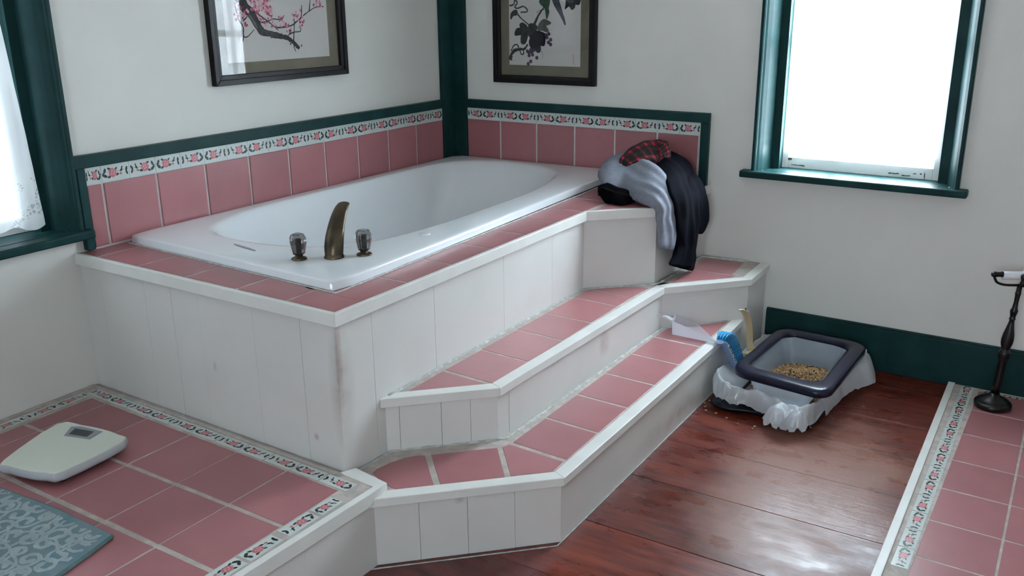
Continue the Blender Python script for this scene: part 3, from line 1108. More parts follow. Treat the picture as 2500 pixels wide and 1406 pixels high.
# upper step
s2 = thing('tub_step', 'upper white step with pink tiles against the tub box', 'step', (1.3, -1.1, 0.0))
s2_out = [(1.117, -1.958), (1.367, -1.714), (1.394, -0.58), (1.648, -0.306), (1.642, XA * 1.64 - 0.002)]
b2 = offs(s2_out, 0.013)
mb = MB()
boards(mb, (b2[0][0] + 0.006, b2[0][1] + 0.006), b2[1], 0.015, S1 - 0.01, S2 - 0.002, [0.05, 0.17, 0.255])
boards(mb, b2[1], b2[2], 0.015, S1 - 0.01, S2 - 0.002, [0.06])
boards(mb, b2[2], b2[3], 0.015, 0.0, S2 - 0.002, [])
boards(mb, b2[3], b2[4], 0.015, 0.0, S2 - 0.002, [])
mb.build('riser', 'white_paint', s2, bevel=0.0006)
mb = MB()
strip(mb, s2_out, 0.0, 0.040, S2 - 0.026, S2 + 0.0015)
mb.build('nosing', 'nosing', s2, bevel=0.002)
mb = MB()
c2 = offs(s2_out, 0.039)
mb.prism([(1.128, -1.93), c2[1], c2[2], (1.385, -0.50), (1.345, -0.53), (1.130, -0.73)], S2 - 0.03, S2 - 0.001)
mb.prism([(1.3455, -0.53), c2[2], c2[3], (c2[4][0], XA * 1.6 - 0.002), (1.3455, XA * 1.36 - 0.002)], S2 - 0.03, S2 - 0.001)
mb.build('grout', 'grout', s2)
mb = MB()
mb.prism([(1.148, -1.694), (1.322, -1.706), (1.150, -1.872)], S2 - 0.008, S2, 0, random.random())
y2 = [-1.686, -1.487, -1.270, -1.070, -0.862, -0.74]
for k in range(5):
    g = 0.0048
    mb.prism([(1.148, y2[k] + g), (1.332, y2[k] - 0.013 + g), (1.3335, y2[k + 1] - 0.013 - g * 0.5), (1.150, y2[k + 1] - g * 0.5)], S2 - 0.008, S2, 0, random.random())
mb.prism([(1.153, -0.734), (1.334, -0.752), (1.341, -0.612), (1.205, -0.655)], S2 - 0.008, S2, 0, random.random())
mb.prism([(1.388, -0.508), (1.382, -0.288), (1.572, -0.288), (1.568, -0.318)], S2 - 0.008, S2, 0, random.random())
mb.prism([(1.381, -0.281), (1.374, -0.085), (1.540, -0.080), (1.558, -0.281)], S2 - 0.008, S2, 0, random.random())
mb.build('tread_tiles', 'tile', s2, bevel=0.0016)
mb = MB()
caulk(mb, [(1.123, -1.92), (1.126, -0.76), (1.335, -0.565), (1.352, -0.52), (1.352, -0.075), (1.55, -0.060)], 0.011, S2 - 0.002)
mb.build('caulk', 'caulk', s2)

# lower step
s1 = thing('tub_step', 'lower white step with pink tiles rising from the wooden floor', 'step', (1.45, -1.2, 0.0))
s1_out = [(1.253, -2.171), (1.632, -1.809), (1.635, -0.456), (1.629, -0.318)]
b1 = offs(s1_out, 0.013)
mb = MB()
boards(mb, b1[0], b1[1], 0.015, 0.0, S1 - 0.002, [0.13, 0.26, 0.39])
boards(mb, b1[1], b1[2], 0.015, 0.0, S1 - 0.002, [])
boards(mb, b1[2], (b1[3][0], -0.328), 0.015, 0.0, S1 - 0.002, [])
mb.build('riser', 'white_paint', s1, bevel=0.0006)
mb = MB()
strip(mb, s1_out, 0.0, 0.040, S1 - 0.024, S1 + 0.0015)
mb.build('nosing', 'nosing', s1, bevel=0.002)
mb = MB()
c1 = offs(s1_out, 0.039)
mb.prism([(1.348, -1.68), (1.112, -1.92), (1.108, -2.10), c1[0], c1[1]], S1 - 0.03, S1 - 0.001)
mb.prism([(1.3481, -1.6799), (c1[1][0], c1[1][1] + 0.0001), c1[2], c1[3], (1.59, -0.335), (1.371, -0.56)], S1 - 0.03, S1 - 0.001)
mb.build('grout', 'grout', s1)
mb = MB()
y1 = [-1.706, -1.508, -1.302, -1.094, -0.882, -0.680]
for k in range(5):
    g = 0.0048
    mb.prism([(1.400, y1[k] + g), (1.588, y1[k] - 0.012 + g), (1.588, y1[k + 1] - 0.012 - g), (1.401, y1[k + 1] - g)], S1 - 0.008, S1, 0, random.random())
mb.prism([(1.402, -0.672), (1.586, -0.682), (1.584, -0.362), (1.408, -0.535)], S1 - 0.008, S1, 0, random.random())
mb.prism([(1.398, -1.716), (1.586, -1.728), (1.588, -1.79), (1.500, -1.872), (1.390, -1.742)], S1 - 0.008, S1, 0, random.random())
mb.prism([(1.380, -1.752), (1.490, -1.884), (1.365, -2.010), (1.240, -1.886)], S1 - 0.008, S1, 0, random.random())
e = [(1.228, -1.898), (1.353, -2.022), (1.300, -2.074), (1.285, -2.088), (1.262, -2.090), (1.205, -2.072), (1.166, -2.055), (1.162, -2.030), (1.170, -1.985), (1.188, -1.938), (1.210, -1.908)]
mb.prism(e, S1 - 0.008, S1, 0, random.random())
mb.build('tread_tiles', 'tile', s1, bevel=0.0016)
mb = MB()
caulk(mb, [(1.243, -2.186), (1.621, -1.826), (1.624, -0.46), (1.619, -0.34)], 0.0035, 0.001)
caulk(mb, [(1.124, -2.085), (1.13, -1.925), (1.372, -1.69), (1.388, -0.58), (1.58, -0.365)], 0.010, S1 - 0.002)
mb.build('caulk', 'caulk', s1)

# ------------------------------------------------------------------ wall tiles round the tub
bl = thing('tile_backsplash', 'row of pink wall tiles with rose border along the long side of the tub', 'wall tiles', (0.0, -1.1, D))
mb = MB(WL)
mb.box((0.118, 0.0, D - 0.005), (2.036, 0.010, 0.9465))
mb.build('grout', 'grout_w', bl)
mb = MB(WL)
js = [0.122] + [0.328 + 0.206 * k for k in range(9)] + [2.036]
for k in range(10):
    mb.box((js[k] + (0.0052 if k else 0), 0.004, D + 0.008), (js[k + 1] - 0.0052, 0.0145, 0.886), 0, random.random())
mb.build('wall_tiles', 'tile', bl, bevel=0.0016)
mb = MB()
for k in range(19):
    a = 0.122 + 0.103 * k
    w = min(0.103, 2.034 - a)
    if w < 0.04:
        break
    rose_tile(mb, (0.0145, -0.122, 0.8885), (0, -1, 0), (0, 0, 1), (1, 0, 0), 0.103 * k, w, 0.0565, k % 2 == 1, pad=0.0006)
mb.build('border_tiles', ROSE, bl)
br = thing('tile_backsplash', 'row of pink wall tiles with rose border behind the pile of clothes', 'wall tiles', (0.7, -0.02, D))
mb = MB(WR)
mb.box((0.09, 0.0, D - 0.005), (1.312, 0.010, 0.944))
mb.build('grout', 'grout_w', br)
mb = MB(WR)
js = [0.092] + [0.285 + 0.206 * k for k in range(5)] + [1.302]
for k in range(6):
    mb.box((js[k] + (0.0052 if k else 0), 0.004, D + 0.008), (js[k + 1] - 0.0052, 0.0145, 0.886), 0, random.random())
mb.build('wall_tiles', 'tile', br, bevel=0.0016)
mb = MB()
for k in range(12):
    a = 0.092 + 0.103 * k - 0.013
    w = 0.103
    if a + w > 1.315:
        w = 1.308 - a
    if k == 0:
        a, w = 0.0915, 0.0905
    rose_tile(mb, WR(0.0, 0.0145, 0.8885), (1, XA, 0), (0, 0, 1), (-0.0 + XA * 0, -1, 0), a, w, 0.054, k % 2 == 0, pad=0.0006)
mb.build('border_tiles', ROSE, br)


# ------------------------------------------------------------------ bathtub
tub = thing('bathtub', 'white acrylic drop-in bathtub set into the pink tiled deck', 'bathtub', (0.48, -1.0, 0.28))
NT = 128


def by_angle(loop, cx, cy, n):
    out = []
    K = len(loop)
    for k in range(n):
        a = 2 * PI * k / n
        dx, dy = math.cos(a), math.sin(a)
        best = None
        for i in range(K):
            p, q = loop[i], loop[(i + 1) % K]
            ex, ey = q[0] - p[0], q[1] - p[1]
            det = dx * (-ey) + dy * ex
            if abs(det) < 1e-12:
                continue
            rx, ry = p[0] - cx, p[1] - cy
            t = (rx * (-ey) + ry * ex) / det
            s = (dx * ry - dy * rx) / det
            if t > 0 and -1e-6 <= s <= 1 + 1e-6:
                if best is None or t > best:
                    best = t
        out.append((cx + dx * best, cy + dy * best))
    return out


def rounded(poly, r, n=8):
    out = []
    K = len(poly)
    for k in range(K):
        p, a, b = Vector(poly[k]), Vector(poly[k - 1]), Vector(poly[(k + 1) % K])
        u, v = (a - p).normalized(), (b - p).normalized()
        s, e2 = p + u * r, p + v * r
        for j in range(n + 1):
            t = j / n
            out.append(tuple((1 - t) ** 2 * s + 2 * t * (1 - t) * p + t * t * e2))
    return out


cx, cy = 0.47, -1.0
outer = [(0.024, -1.916), (1.010, -1.980), (0.950, -0.050), (0.024, -0.024)]
inner_pts = [(0.207, -1.726), (0.118, -1.54), (0.092, -1.36), (0.090, -1.13), (0.094, -0.86), (0.098, -0.50), (0.125, -0.24), (0.286, -0.115), (0.54, -0.125), (0.715, -0.240), (0.785, -0.40), (0.835, -0.654), (0.848, -1.0), (0.845, -1.318), (0.802, -1.573), (0.690, -1.715), (0.53, -1.772), (0.35, -1.778)]
inl = [(p.x, p.y) for p in loop_catmull([(p[0], p[1], 0) for p in inner_pts], 8)]


def ring(poly, z, r=None):
    return [(p[0], p[1], z) for p in by_angle(rounded(poly, r) if r else poly, cx, cy, NT)]


def inset(poly, dd):
    return [(p[0] + (cx - p[0]) * dd / max(0.2, math.hypot(p[0] - cx, p[1] - cy)), p[1] + (cy - p[1]) * dd / max(0.2, math.hypot(p[0] - cx, p[1] - cy))) for p in poly]


def sq(poly, d_):      # inset quad evenly on each side
    (a, b, c, d) = poly
    return [(a[0] + d_, a[1] + d_), (b[0] - d_, b[1] + d_), (c[0] - d_, c[1] - d_), (d[0] + d_, d[1] - d_)]


def tz(x, y, z):      # the rim stands a few millimetres higher at the far end
    return z + 0.006 * max(0.0, (y + 1.95) / 1.9) * max(0.0, x)


R_ = []
R_.append(ring(outer, D + 0.001, 0.022))
R_.append(ring(sq(outer, 0.002), D + 0.021, 0.022))
R_.append(ring(sq(outer, 0.0035), D + 0.0245, 0.023))
R_.append(ring(sq(outer, 0.007), D + 0.0268, 0.025))
R_.append(ring(sq(outer, 0.016), T - 0.0010, 0.03))
R_.append(ring(sq(outer, 0.034), T, 0.05))
mid = by_angle(inl, cx, cy, NT)
scale_ring = lambda k, z: [(cx + (p[0] - cx) * k, cy + (p[1] - cy) * k, z) for p in mid]
R_.append(scale_ring(1.03, T))
R_.append(scale_ring(1.005, T - 0.001))
R_.append(scale_ring(0.99, T - 0.005))
R_.append(scale_ring(0.975, T - 0.016))
bottom = [(0.25, -1.50), (0.70, -1.52), (0.715, -0.62), (0.24, -0.60)]
bot = by_angle(rounded(bottom, 0.16), cx, cy, NT)
for t, zz in ((0.08, 0.66), (0.22, 0.58), (0.42, 0.48), (0.62, 0.40), (0.82, 0.335), (0.94, 0.302)):
    rr = []
    for p, b in zip(mid, bot):
        q = (cx + (p[0] - cx) * 0.97, cy + (p[1] - cy) * 0.97)
        rr.append((q[0] + (b[0] - q[0]) * t, q[1] + (b[1] - q[1]) * t, zz))
    R_.append(rr)
for k in (0.97, 0.8, 0.4):
    R_.append([(cx + (b[0] - cx) * k, cy + (b[1] - cy) * k, 0.292 - 0.003 * (k < 0.9)) for b in bot])
R_ = [[(x, y, tz(x, y, z)) for x, y, z in r] for r in R_]
mb = MB()
mb.rings(R_, cap0=False, cap1=True)
mb.build('shell', 'tub', tub)
mb = MB()
mb.rings([[(0.505 + 0.062 * math.cos(2 * PI * k / 20) * 1.0, -1.846 + s_ * 0.006 * math.sin(2 * PI * k / 20) - 0.012 * math.cos(2 * PI * k / 20), T + h_) for k in range(20)] for s_, h_ in ((1, -0.002), (1, 0.0015), (0.5, 0.002))])
mb.build('overflow_slot', 'bezel', tub)
mb = MB()
mb.lathe([(0.0185, -0.002), (0.0185, 0.002), (0.015, 0.0035), (0.006, 0.004)], (0.895, -1.43, T + 0.001), 20)
mb.build('air_button', 'porcelain', tub)
mb = MB()
caulk(mb, [(0.028, -1.922), (1.014, -1.988), (0.957, -0.06)], 0.006, D)
mb.build('caulk', 'caulk', tub)


# ------------------------------------------------------------------ tub filler
def faucet_handle(x, y, label):
    t = thing('faucet_handle', label, 'tap handle', (x, y, T), 'smoked tap handles on the tub rim')
    mb = MB()
    mb.lathe([(0.0235, 0.0005), (0.0235, 0.004), (0.020, 0.006), (0.012, 0.009), (0.011, 0.02), (0.007, 0.022)], (x, y, T), 28)
    mb.build('base_flange', 'bronze', t)
    mb = MB()
    n = 10
    prof = [(0.016, 0.016), (0.0185, 0.018), (0.0255, 0.053), (0.0245, 0.066), (0.0195, 0.076), (0.0135, 0.078)]
    mb.lathe(prof, (x, y, T), n, smooth=False)
    mb.build('knob', 'smoke', t)
    mb = MB()
    mb.lathe([(0.006, 0.017), (0.006, 0.060), (0.005, 0.0615)], (x, y, T), 16)
    mb.build('stem', 'bronze', t)
    mb = MB()
    mb.lathe([(0.011, 0.0783), (0.011, 0.0793), (0.009, 0.0798)], (x, y, T), 20)
    mb.build('cap', 'bezel', t)


faucet_handle(0.752, -1.858, 'smoked faceted tap handle on the tub rim, nearer the overflow slot')
faucet_handle(0.888, -1.722, 'smoked faceted tap handle on the tub rim, nearer the steps')
sp = thing('tub_spout', 'tall curved bronze bath spout between the two smoked tap handles', 'spout', (0.829, -1.790, T))
mb = MB()
# leans over the basin (towards -x, +y); widths taper to a rounded tip
fdir = Vector((-0.36, 0.933, 0)).normalized()
sdir = Vector((fdir.y, -fdir.x, 0))
prof = [(0.0, 0.000, 0.026, 0.026), (0.014, 0.0, 0.0282, 0.028), (0.032, 0.002, 0.0298, 0.028), (0.055, 0.008, 0.0295, 0.025), (0.080, 0.020, 0.0280, 0.020), (0.105, 0.036, 0.0258, 0.016), (0.128, 0.056, 0.0245, 0.013), (0.146, 0.078, 0.0220, 0.011), (0.156, 0.098, 0.0195, 0.009), (0.159, 0.112, 0.0170, 0.007), (0.157, 0.120, 0.011, 0.005)]
rs = []
for (h, f_, wd, dp) in prof:
    h *= 0.90
    tilt = min(1.2, f_ * 9)
    nn = (fdir * math.cos(tilt) - Vector((0, 0, 1)) * math.sin(tilt)) if f_ > 0 else fdir
    c = Vector((0.829, -1.790, T)) + fdir * f_ + Vector((0, 0, h))
    rs.append([tuple(c + sdir * wd * math.cos(2 * PI * k / 24) + nn * dp * math.sin(2 * PI * k / 24)) for k in range(24)])
mb.rings(rs)
mb.build('spout_body', 'bronze', sp, sub=1)
mb = MB()
mb.lathe([(0.0305, 0.0002), (0.0305, 0.004), (0.0285, 0.006), (0.028, 0.012), (0.02, 0.013)], (0.829, -1.790, T), 28)
mb.build('base_collar', 'bronze', sp)


# ------------------------------------------------------------------ framed pictures
def picture(tf, s0, s1, z0, z1, label, paint, fw_=0.036, mat_in=(0.09, 0.05), z_print=None, s_print=None, off=0.0):
    p = thing('framed_picture', label, 'picture', tf((s0 + s1) / 2, 0.0, z0))
    flip = False

    def rect_frame(a0, a1, b0, b1, w, d0, d1, name, mat, par):
        mb = MB(tf)
        q0 = [(a0, b0), (a1, b0), (a1, b1), (a0, b1)]
        q1 = [(a0 + w, b0 + w), (a1 - w, b0 + w), (a1 - w, b1 - w), (a0 + w, b1 - w)]
        for k in range(4):
            j = (k + 1) % 4
            lo = [(q0[k][0], d0, q0[k][1]), (q0[j][0], d0, q0[j][1]), (q1[j][0], d0, q1[j][1]), (q1[k][0], d0, q1[k][1])]
            hi = [(x, d1, z) for x, _, z in lo]
            mb.hull8(lo, hi)
        return mb.build(name, mat, par, bevel=0.002)
    fr = rect_frame(s0, s1, z0, z1, 0.020, 0.001, 0.026, 'frame', 'frame', p)
    rect_frame(s0 + 0.018, s1 - 0.018, z0 + 0.018, z1 - 0.018, 0.018, 0.001, 0.020, 'moulding', 'frame_in', fr)
    mb = MB(tf)
    mb.box((s0 + 0.012, 0.002, z0 + 0.012), (s1 - 0.012, 0.006, z1 - 0.012))
    mb.build('mount', 'mat', p)
    mb = MB(tf)
    mb.box((s_print[0], 0.0062, z_print[0]), (s_print[1], 0.0068, z_print[1]))
    paint(mb)
    mb.build('painting', ['paper', 'ink', 'ink_l', 'bloom', 'bloom_l', 'inkleaf', 'inkdark', 'inkgreen', 'inkblue', 'grape', 'seal'], p)
    mb = MB(tf)
    mb.box((s0 + 0.022, 0.0115, z0 + 0.022), (s1 - 0.022, 0.0125, z1 - 0.022))
    mb.build('glass', 'picglass', p)
    return p


lev = [0.0070]


def next_lev():
    lev[0] += 0.00001
    return lev[0]


def stroke(mb, pts, w, mi, jag=0.15):
    P = catmull([(a, b, 0) for a, b in pts], 5)
    L_, R2 = [], []
    n = len(P)
    for k, p in enumerate(P):
        t = (P[min(k + 1, n - 1)] - P[max(k - 1, 0)]).normalized()
        nn = Vector((-t.y, t.x, 0))
        ww = w[0] + (w[1] - w[0]) * k / (n - 1)
        a = ww * (1 + random.uniform(-jag, jag))
        b = ww * (1 + random.uniform(-jag, jag))
        L_.append(p + nn * a)
        R2.append(p - nn * b)
    h = next_lev()
    for k in range(n - 1):
        q = [L_[k], L_[k + 1], R2[k + 1], R2[k]]
        mb.face([mb.pt((v.x, h, v.y)) for v in q], mi)


def spot(mb, a, b, r, mi, n=9, wob=0.2, sx=1.0):
    h = next_lev()
    ph = random.random() * 6
    mb.face([mb.pt((a + sx * r * (1 + wob * math.sin(5 * 2 * PI * k / n + ph)) * math.cos(2 * PI * k / n), h, b + r * (1 + wob * math.sin(5 * 2 * PI * k / n + ph)) * math.sin(2 * PI * k / n))) for k in range(n)], mi)


def blobpoly(mb, pts, mi):
    h = next_lev()
    P = loop_catmull([(a, b, 0) for a, b in pts], 3)
    c = sum(P, Vector()) / len(P)
    ci = mb.pt((c.x, h, c.y))
    ii = [mb.pt((p.x, h, p.y)) for p in P]
    for k in range(len(ii)):
        mb.face((ci, ii[k], ii[(k + 1) % len(ii)]), mi)


def paint_blossom(mb):
    lev[0] = 0.0070
    S = lambda l: [(-a, b) for a, b in l]
    stroke(mb, S([(-1.34, 1.50), (-1.322, 1.45), (-1.305, 1.424), (-1.277, 1.401), (-1.251, 1.359), (-1.229, 1.331)]), (0.026, 0.014), 1, 0.1)
    stroke(mb, S([(-1.235, 1.336), (-1.203, 1.33), (-1.161, 1.322), (-1.116, 1.311), (-1.084, 1.295), (-1.052, 1.267)]), (0.014, 0.006), 1, 0.25)
    stroke(mb, S([(-1.29, 1.40), (-1.27, 1.375), (-1.255, 1.35)]), (0.004, 0.003), 2)
    for l in ([(-1.31, 1.44), (-1.246, 1.4), (-1.207, 1.377), (-1.177, 1.357), (-1.153, 1.34)], [(-1.271, 1.398), (-1.239, 1.373), (-1.204, 1.374), (-1.171, 1.382), (-1.135, 1.378), (-1.118, 1.394)],
              [(-1.161, 1.35), (-1.111, 1.351), (-1.073, 1.36), (-1.029, 1.385), (-0.984, 1.408), (-0.946, 1.422), (-0.903, 1.424)], [(-1.08, 1.297), (-1.073, 1.331), (-1.067, 1.369)], [(-1.109, 1.313), (-1.086, 1.338)],
              [(-1.097, 1.324), (-1.069, 1.331), (-1.041, 1.332), (-1.036, 1.347)], [(-1.35, 1.435), (-1.34, 1.384), (-1.322, 1.357), (-1.323, 1.325), (-1.305, 1.322), (-1.271, 1.346)], [(-1.32, 1.377), (-1.296, 1.394)], [(-1.08, 1.298), (-1.078, 1.272), (-1.072, 1.258)], [(-1.323, 1.325), (-1.33, 1.305)], [(-0.985, 1.405), (-0.97, 1.47)], [(-1.03, 1.385), (-1.022, 1.43)]):
        stroke(mb, S(l), (0.0028, 0.0016), 1, 0.3)
    bl_ = [(-1.265, 1.441), (-1.237, 1.443), (-1.209, 1.441), (-1.246, 1.421), (-1.217, 1.425), (-1.193, 1.416), (-1.263, 1.412), (-1.21, 1.407), (-0.937, 1.444), (-0.952, 1.435), (-0.927, 1.432), (-1.065, 1.397), (-1.06, 1.383), (-1.04, 1.404), (-1.029, 1.378), (-1.035, 1.361), (-1.13, 1.363), (-1.11, 1.358), (-1.173, 1.362), (-1.193, 1.39), (-1.212, 1.365), (-1.315, 1.365), (-1.326, 1.397), (-1.3, 1.41), (-1.135, 1.38), (-1.235, 1.382), (-1.351, 1.391), (-1.099, 1.344),
           (-1.255, 1.46), (-1.225, 1.462), (-1.24, 1.48), (-1.2, 1.455), (-0.94, 1.465), (-0.925, 1.455), (-1.34, 1.43), (-1.33, 1.415)]
    for k, (a, b) in enumerate(bl_):
        big = a < -1.19 and b > 1.405 and a > -1.28
        for q in range(5 if big else 4):
            spot(mb, -a + random.uniform(-0.013, 0.013), b + random.uniform(-0.011, 0.011), random.uniform(0.004, 0.0085 if big else 0.006), 4 if (random.random() < (0.65 if big else 0.45)) else 3)
        for q in range(2):
            spot(mb, -a + random.uniform(-0.016, 0.016), b + random.uniform(-0.014, 0.014), random.uniform(0.0015, 0.0028), 1 if random.random() < 0.5 else 3)
    for k in range(12):
        t = k / 11
        spot(mb, -(-1.20 + 0.15 * t) + random.uniform(-0.01, 0.01), 1.325 - 0.055 * t * t + random.choice((-1, 1)) * random.uniform(0.006, 0.014), random.uniform(0.002, 0.004), 1)


def WL_tilt(s, off, z):      # hangs a little off the wall at its far edge
    return WL(s, off + (1.484 - s) * 0.0235, z)


picture(WL_tilt, 0.800, 1.484, 1.155, 1.95, 'black framed painting of pink blossom branches above the long side of the tub', paint_blossom, z_print=(1.231, 1.87), s_print=(0.888, 1.405))


def paint_grapes(mb):
    lev[0] = 0.0070
    for l, w in (([(0.53, 1.411), (0.502, 1.378), (0.475, 1.333)], (0.003, 0.006)), ([(0.381, 1.389), (0.398, 1.367), (0.447, 1.333)], (0.0035, 0.003)), ([(0.343, 1.174), (0.350, 1.2), (0.368, 1.218), (0.404, 1.224), (0.425, 1.228), (0.44, 1.248)], (0.009, 0.004)),
                 ([(0.347, 1.215), (0.365, 1.241), (0.383, 1.244), (0.39, 1.23)], (0.003, 0.003)), ([(0.397, 1.219), (0.404, 1.203), (0.412, 1.201), (0.418, 1.207), (0.415, 1.222)], (0.003, 0.003)), ([(0.341, 1.417), (0.364, 1.423), (0.371, 1.44), (0.385, 1.431), (0.371, 1.412), (0.385, 1.406), (0.42, 1.414), (0.44, 1.392), (0.402, 1.389)], (0.004, 0.003)),
                 ([(0.53, 1.40), (0.50, 1.395), (0.49, 1.385)], (0.001, 0.001)), ([(0.515, 1.22), (0.522, 1.20), (0.518, 1.18)], (0.001, 0.0005))):
        stroke(mb, l, w, 1, 0.3)
    polys = [('leafE', 7, [(0.503, 1.441), (0.52, 1.47), (0.557, 1.46), (0.56, 1.43), (0.553, 1.405), (0.557, 1.389), (0.547, 1.361), (0.54, 1.361), (0.533, 1.4), (0.52, 1.414), (0.506, 1.425)]),
             ('leafF', 6, [(0.646, 1.46), (0.716, 1.47), (0.715, 1.426), (0.702, 1.418), (0.692, 1.426), (0.689, 1.407), (0.673, 1.397), (0.663, 1.407), (0.65, 1.416), (0.637, 1.399), (0.641, 1.424)]),
             ('leafG', 5, [(0.349, 1.386), (0.371, 1.4), (0.385, 1.395), (0.381, 1.375), (0.363, 1.372), (0.352, 1.358), (0.345, 1.361)]),
             ('leafA', 5, [(0.395, 1.335), (0.412, 1.344), (0.437, 1.33), (0.443, 1.308), (0.44, 1.274), (0.426, 1.248), (0.404, 1.25), (0.401, 1.273), (0.405, 1.287), (0.373, 1.284), (0.368, 1.298), (0.38, 1.318), (0.398, 1.321)]),
             ('leafC', 2, [(0.499, 1.336), (0.519, 1.356), (0.536, 1.358), (0.565, 1.345), (0.56, 1.335), (0.54, 1.331), (0.555, 1.308), (0.543, 1.3), (0.519, 1.308), (0.495, 1.308)]),
             ('leafB0', 5, [(0.447, 1.336), (0.475, 1.339), (0.495, 1.325), (0.489, 1.308), (0.48, 1.29), (0.46, 1.27), (0.44, 1.296)]),
             ('leafB', 6, [(0.489, 1.308), (0.533, 1.297), (0.537, 1.269), (0.53, 1.241), (0.506, 1.24), (0.488, 1.217), (0.454, 1.234), (0.447, 1.262), (0.465, 1.29)]),
             ('leafD', 5, [(0.474, 1.229), (0.509, 1.241), (0.511, 1.218), (0.499, 1.209), (0.485, 1.215)])]
    for nm, mi, pts in polys:
        blobpoly(mb, pts, mi)
    stroke(mb, [(0.585, 1.48), (0.590, 1.44), (0.606, 1.405), (0.625, 1.37), (0.641, 1.333)], (0.024, 0.003), 8, 0.08)
    for a, b in [(0.554, 1.294), (0.54, 1.289), (0.545, 1.278), (0.564, 1.269), (0.552, 1.257), (0.564, 1.248), (0.439, 1.216), (0.457, 1.223), (0.471, 1.22), (0.448, 1.197), (0.467, 1.201), (0.49, 1.188), (0.457, 1.171), (0.443, 1.160), (0.447, 1.21), (0.462, 1.212)]:
        spot(mb, a, b, 0.0085, 9, 14, 0.03)
        spot(mb, a + 0.001, b + 0.001, 0.0045, 2 if random.random() < 0.3 else 9, 10, 0.03)
    for k in range(6):
        spot(mb, 0.684 + random.uniform(-0.003, 0.003), 1.205 - k * 0.008, 0.004, 10, 7, 0.3)


picture(WR, 0.256, 0.803, 1.071, 1.95, 'black framed painting of grapes and vine leaves on the window wall', paint_grapes, z_print=(1.153, 1.87), s_print=(0.338, 0.719))


# ------------------------------------------------------------------ garments
def loft_into(mb, secs, ridges=(), nu=72, nv=12, wr=0.003, seed=0.0, power=0.8, mi=0):
    """cloth tube through sections (edge A, edge B, half thickness); ridges = folds running along it: (u, height, width, drift)"""
    A = catmull([s_[0] for s_ in secs], nv)
    B = catmull([s_[1] for s_ in secs], nv)
    Tn = catmull([(s_[2], 0, 0) for s_ in secs], nv)
    mid_ = [(a + b) / 2 for a, b in zip(A, B)]
    rings_ = []
    n = len(mid_)
    prev = None
    for k in range(n):
        t = (mid_[min(k + 1, n - 1)] - mid_[max(k - 1, 0)]).normalized()
        w = (A[k] - B[k]) / 2
        nn = w.cross(t)
        nn.normalize()
        if prev is not None and nn.dot(prev) < 0:
            nn = -nn
        prev = nn
        th = Tn[k].x
        v = k / (n - 1)
        e_ = min(k, n - 1 - k)
        end = 0.45 + 0.55 * math.sin(PI / 2 * min(1, e_ / 5.0))
        wn2 = w.normalized()
        W_ = w.length
        r = []
        for j in range(nu):
            a = 2 * PI * j / nu
            c, s_ = math.cos(a), math.sin(a)
            c2 = math.copysign(abs(c) ** power, c)
            s2 = math.copysign(abs(s_) ** power, s_)
            q = mid_[k] + w * c2 + nn * (th * s2 * end)
            f_ = 0.0
            for (u0, h, wd, dr) in ridges:
                uc = u0 + dr * (v - 0.5) + 0.10 * noise.noise(Vector((v * 4, u0 * 5, seed)))
                x = (c2 - uc) / wd
                f_ += h * math.exp(-x * x) * (0.65 + 0.6 * noise.noise(Vector((v * 5, u0 * 9, seed + 3))))
            sgn = 1 if s_ >= 0 else -1
            q = q + nn * (sgn * f_ * end * min(1, abs(s_) * 1.6))
            q = q + nn * (sgn * wr * 1.6 * noise.noise(Vector((c2 * 2.2 + seed, v * 8, seed))))
            q = q + wn2 * (wr * 1.6 * noise.noise(Vector((seed + 5, v * 11, c2))))
            # edges of a folded cloth are never straight
            q = q + wn2 * (c2 * W_ * 0.07 * noise.noise(Vector((seed + 9 + (2 if c2 > 0 else 0), v * 6, 0))))
            r.append(tuple(q))
        rings_.append(r)
    mb.rings(rings_, mi, uv=True)


def loft(name, parts, mat):
    mb = MB()
    for kw in parts:
        loft_into(mb, **kw)
    return mb.build(name, mat, sub=1)


LEG_A = [((1.1622, -0.24, 0.7855), (1.2272, -0.16, 0.8271), 0.022), ((1.225, -0.32, 0.7759), (1.2871, -0.18, 0.8072), 0.026), ((1.345, -0.501, 0.767), (1.3, -0.105, 0.7505), 0.026), ((1.388, -0.521, 0.7048), (1.395, -0.2822, 0.695), 0.022), ((1.395, -0.5001, 0.6213), (1.402, -0.2864, 0.5954), 0.021), ((1.398, -0.4916, 0.5547), (1.405, -0.2928, 0.5202), 0.02), ((1.398, -0.4907, 0.5117), (1.405, -0.3029, 0.4623), 0.019), ((1.4, -0.5127, 0.4808), (1.405, -0.3108, 0.4208), 0.019), ((1.402, -0.5558, 0.4587), (1.405, -0.3276, 0.378), 0.018)]
LEG_B = [((1.2006, -0.13, 0.8105), (1.2211, -0.1, 0.8183), 0.012), ((1.2404, -0.14, 0.7596), (1.2789, -0.085, 0.7579), 0.02), ((1.37, -0.378, 0.7422), (1.36, -0.1767, 0.7209), 0.022), ((1.392, -0.3735, 0.678), (1.392, -0.1707, 0.6474), 0.022), ((1.396, -0.3495, 0.6157), (1.398, -0.1612, 0.5733), 0.02), ((1.398, -0.3395, 0.5685), (1.402, -0.1902, 0.5377), 0.017), ((1.4, -0.3411, 0.5421), (1.404, -0.234, 0.5125), 0.012)]
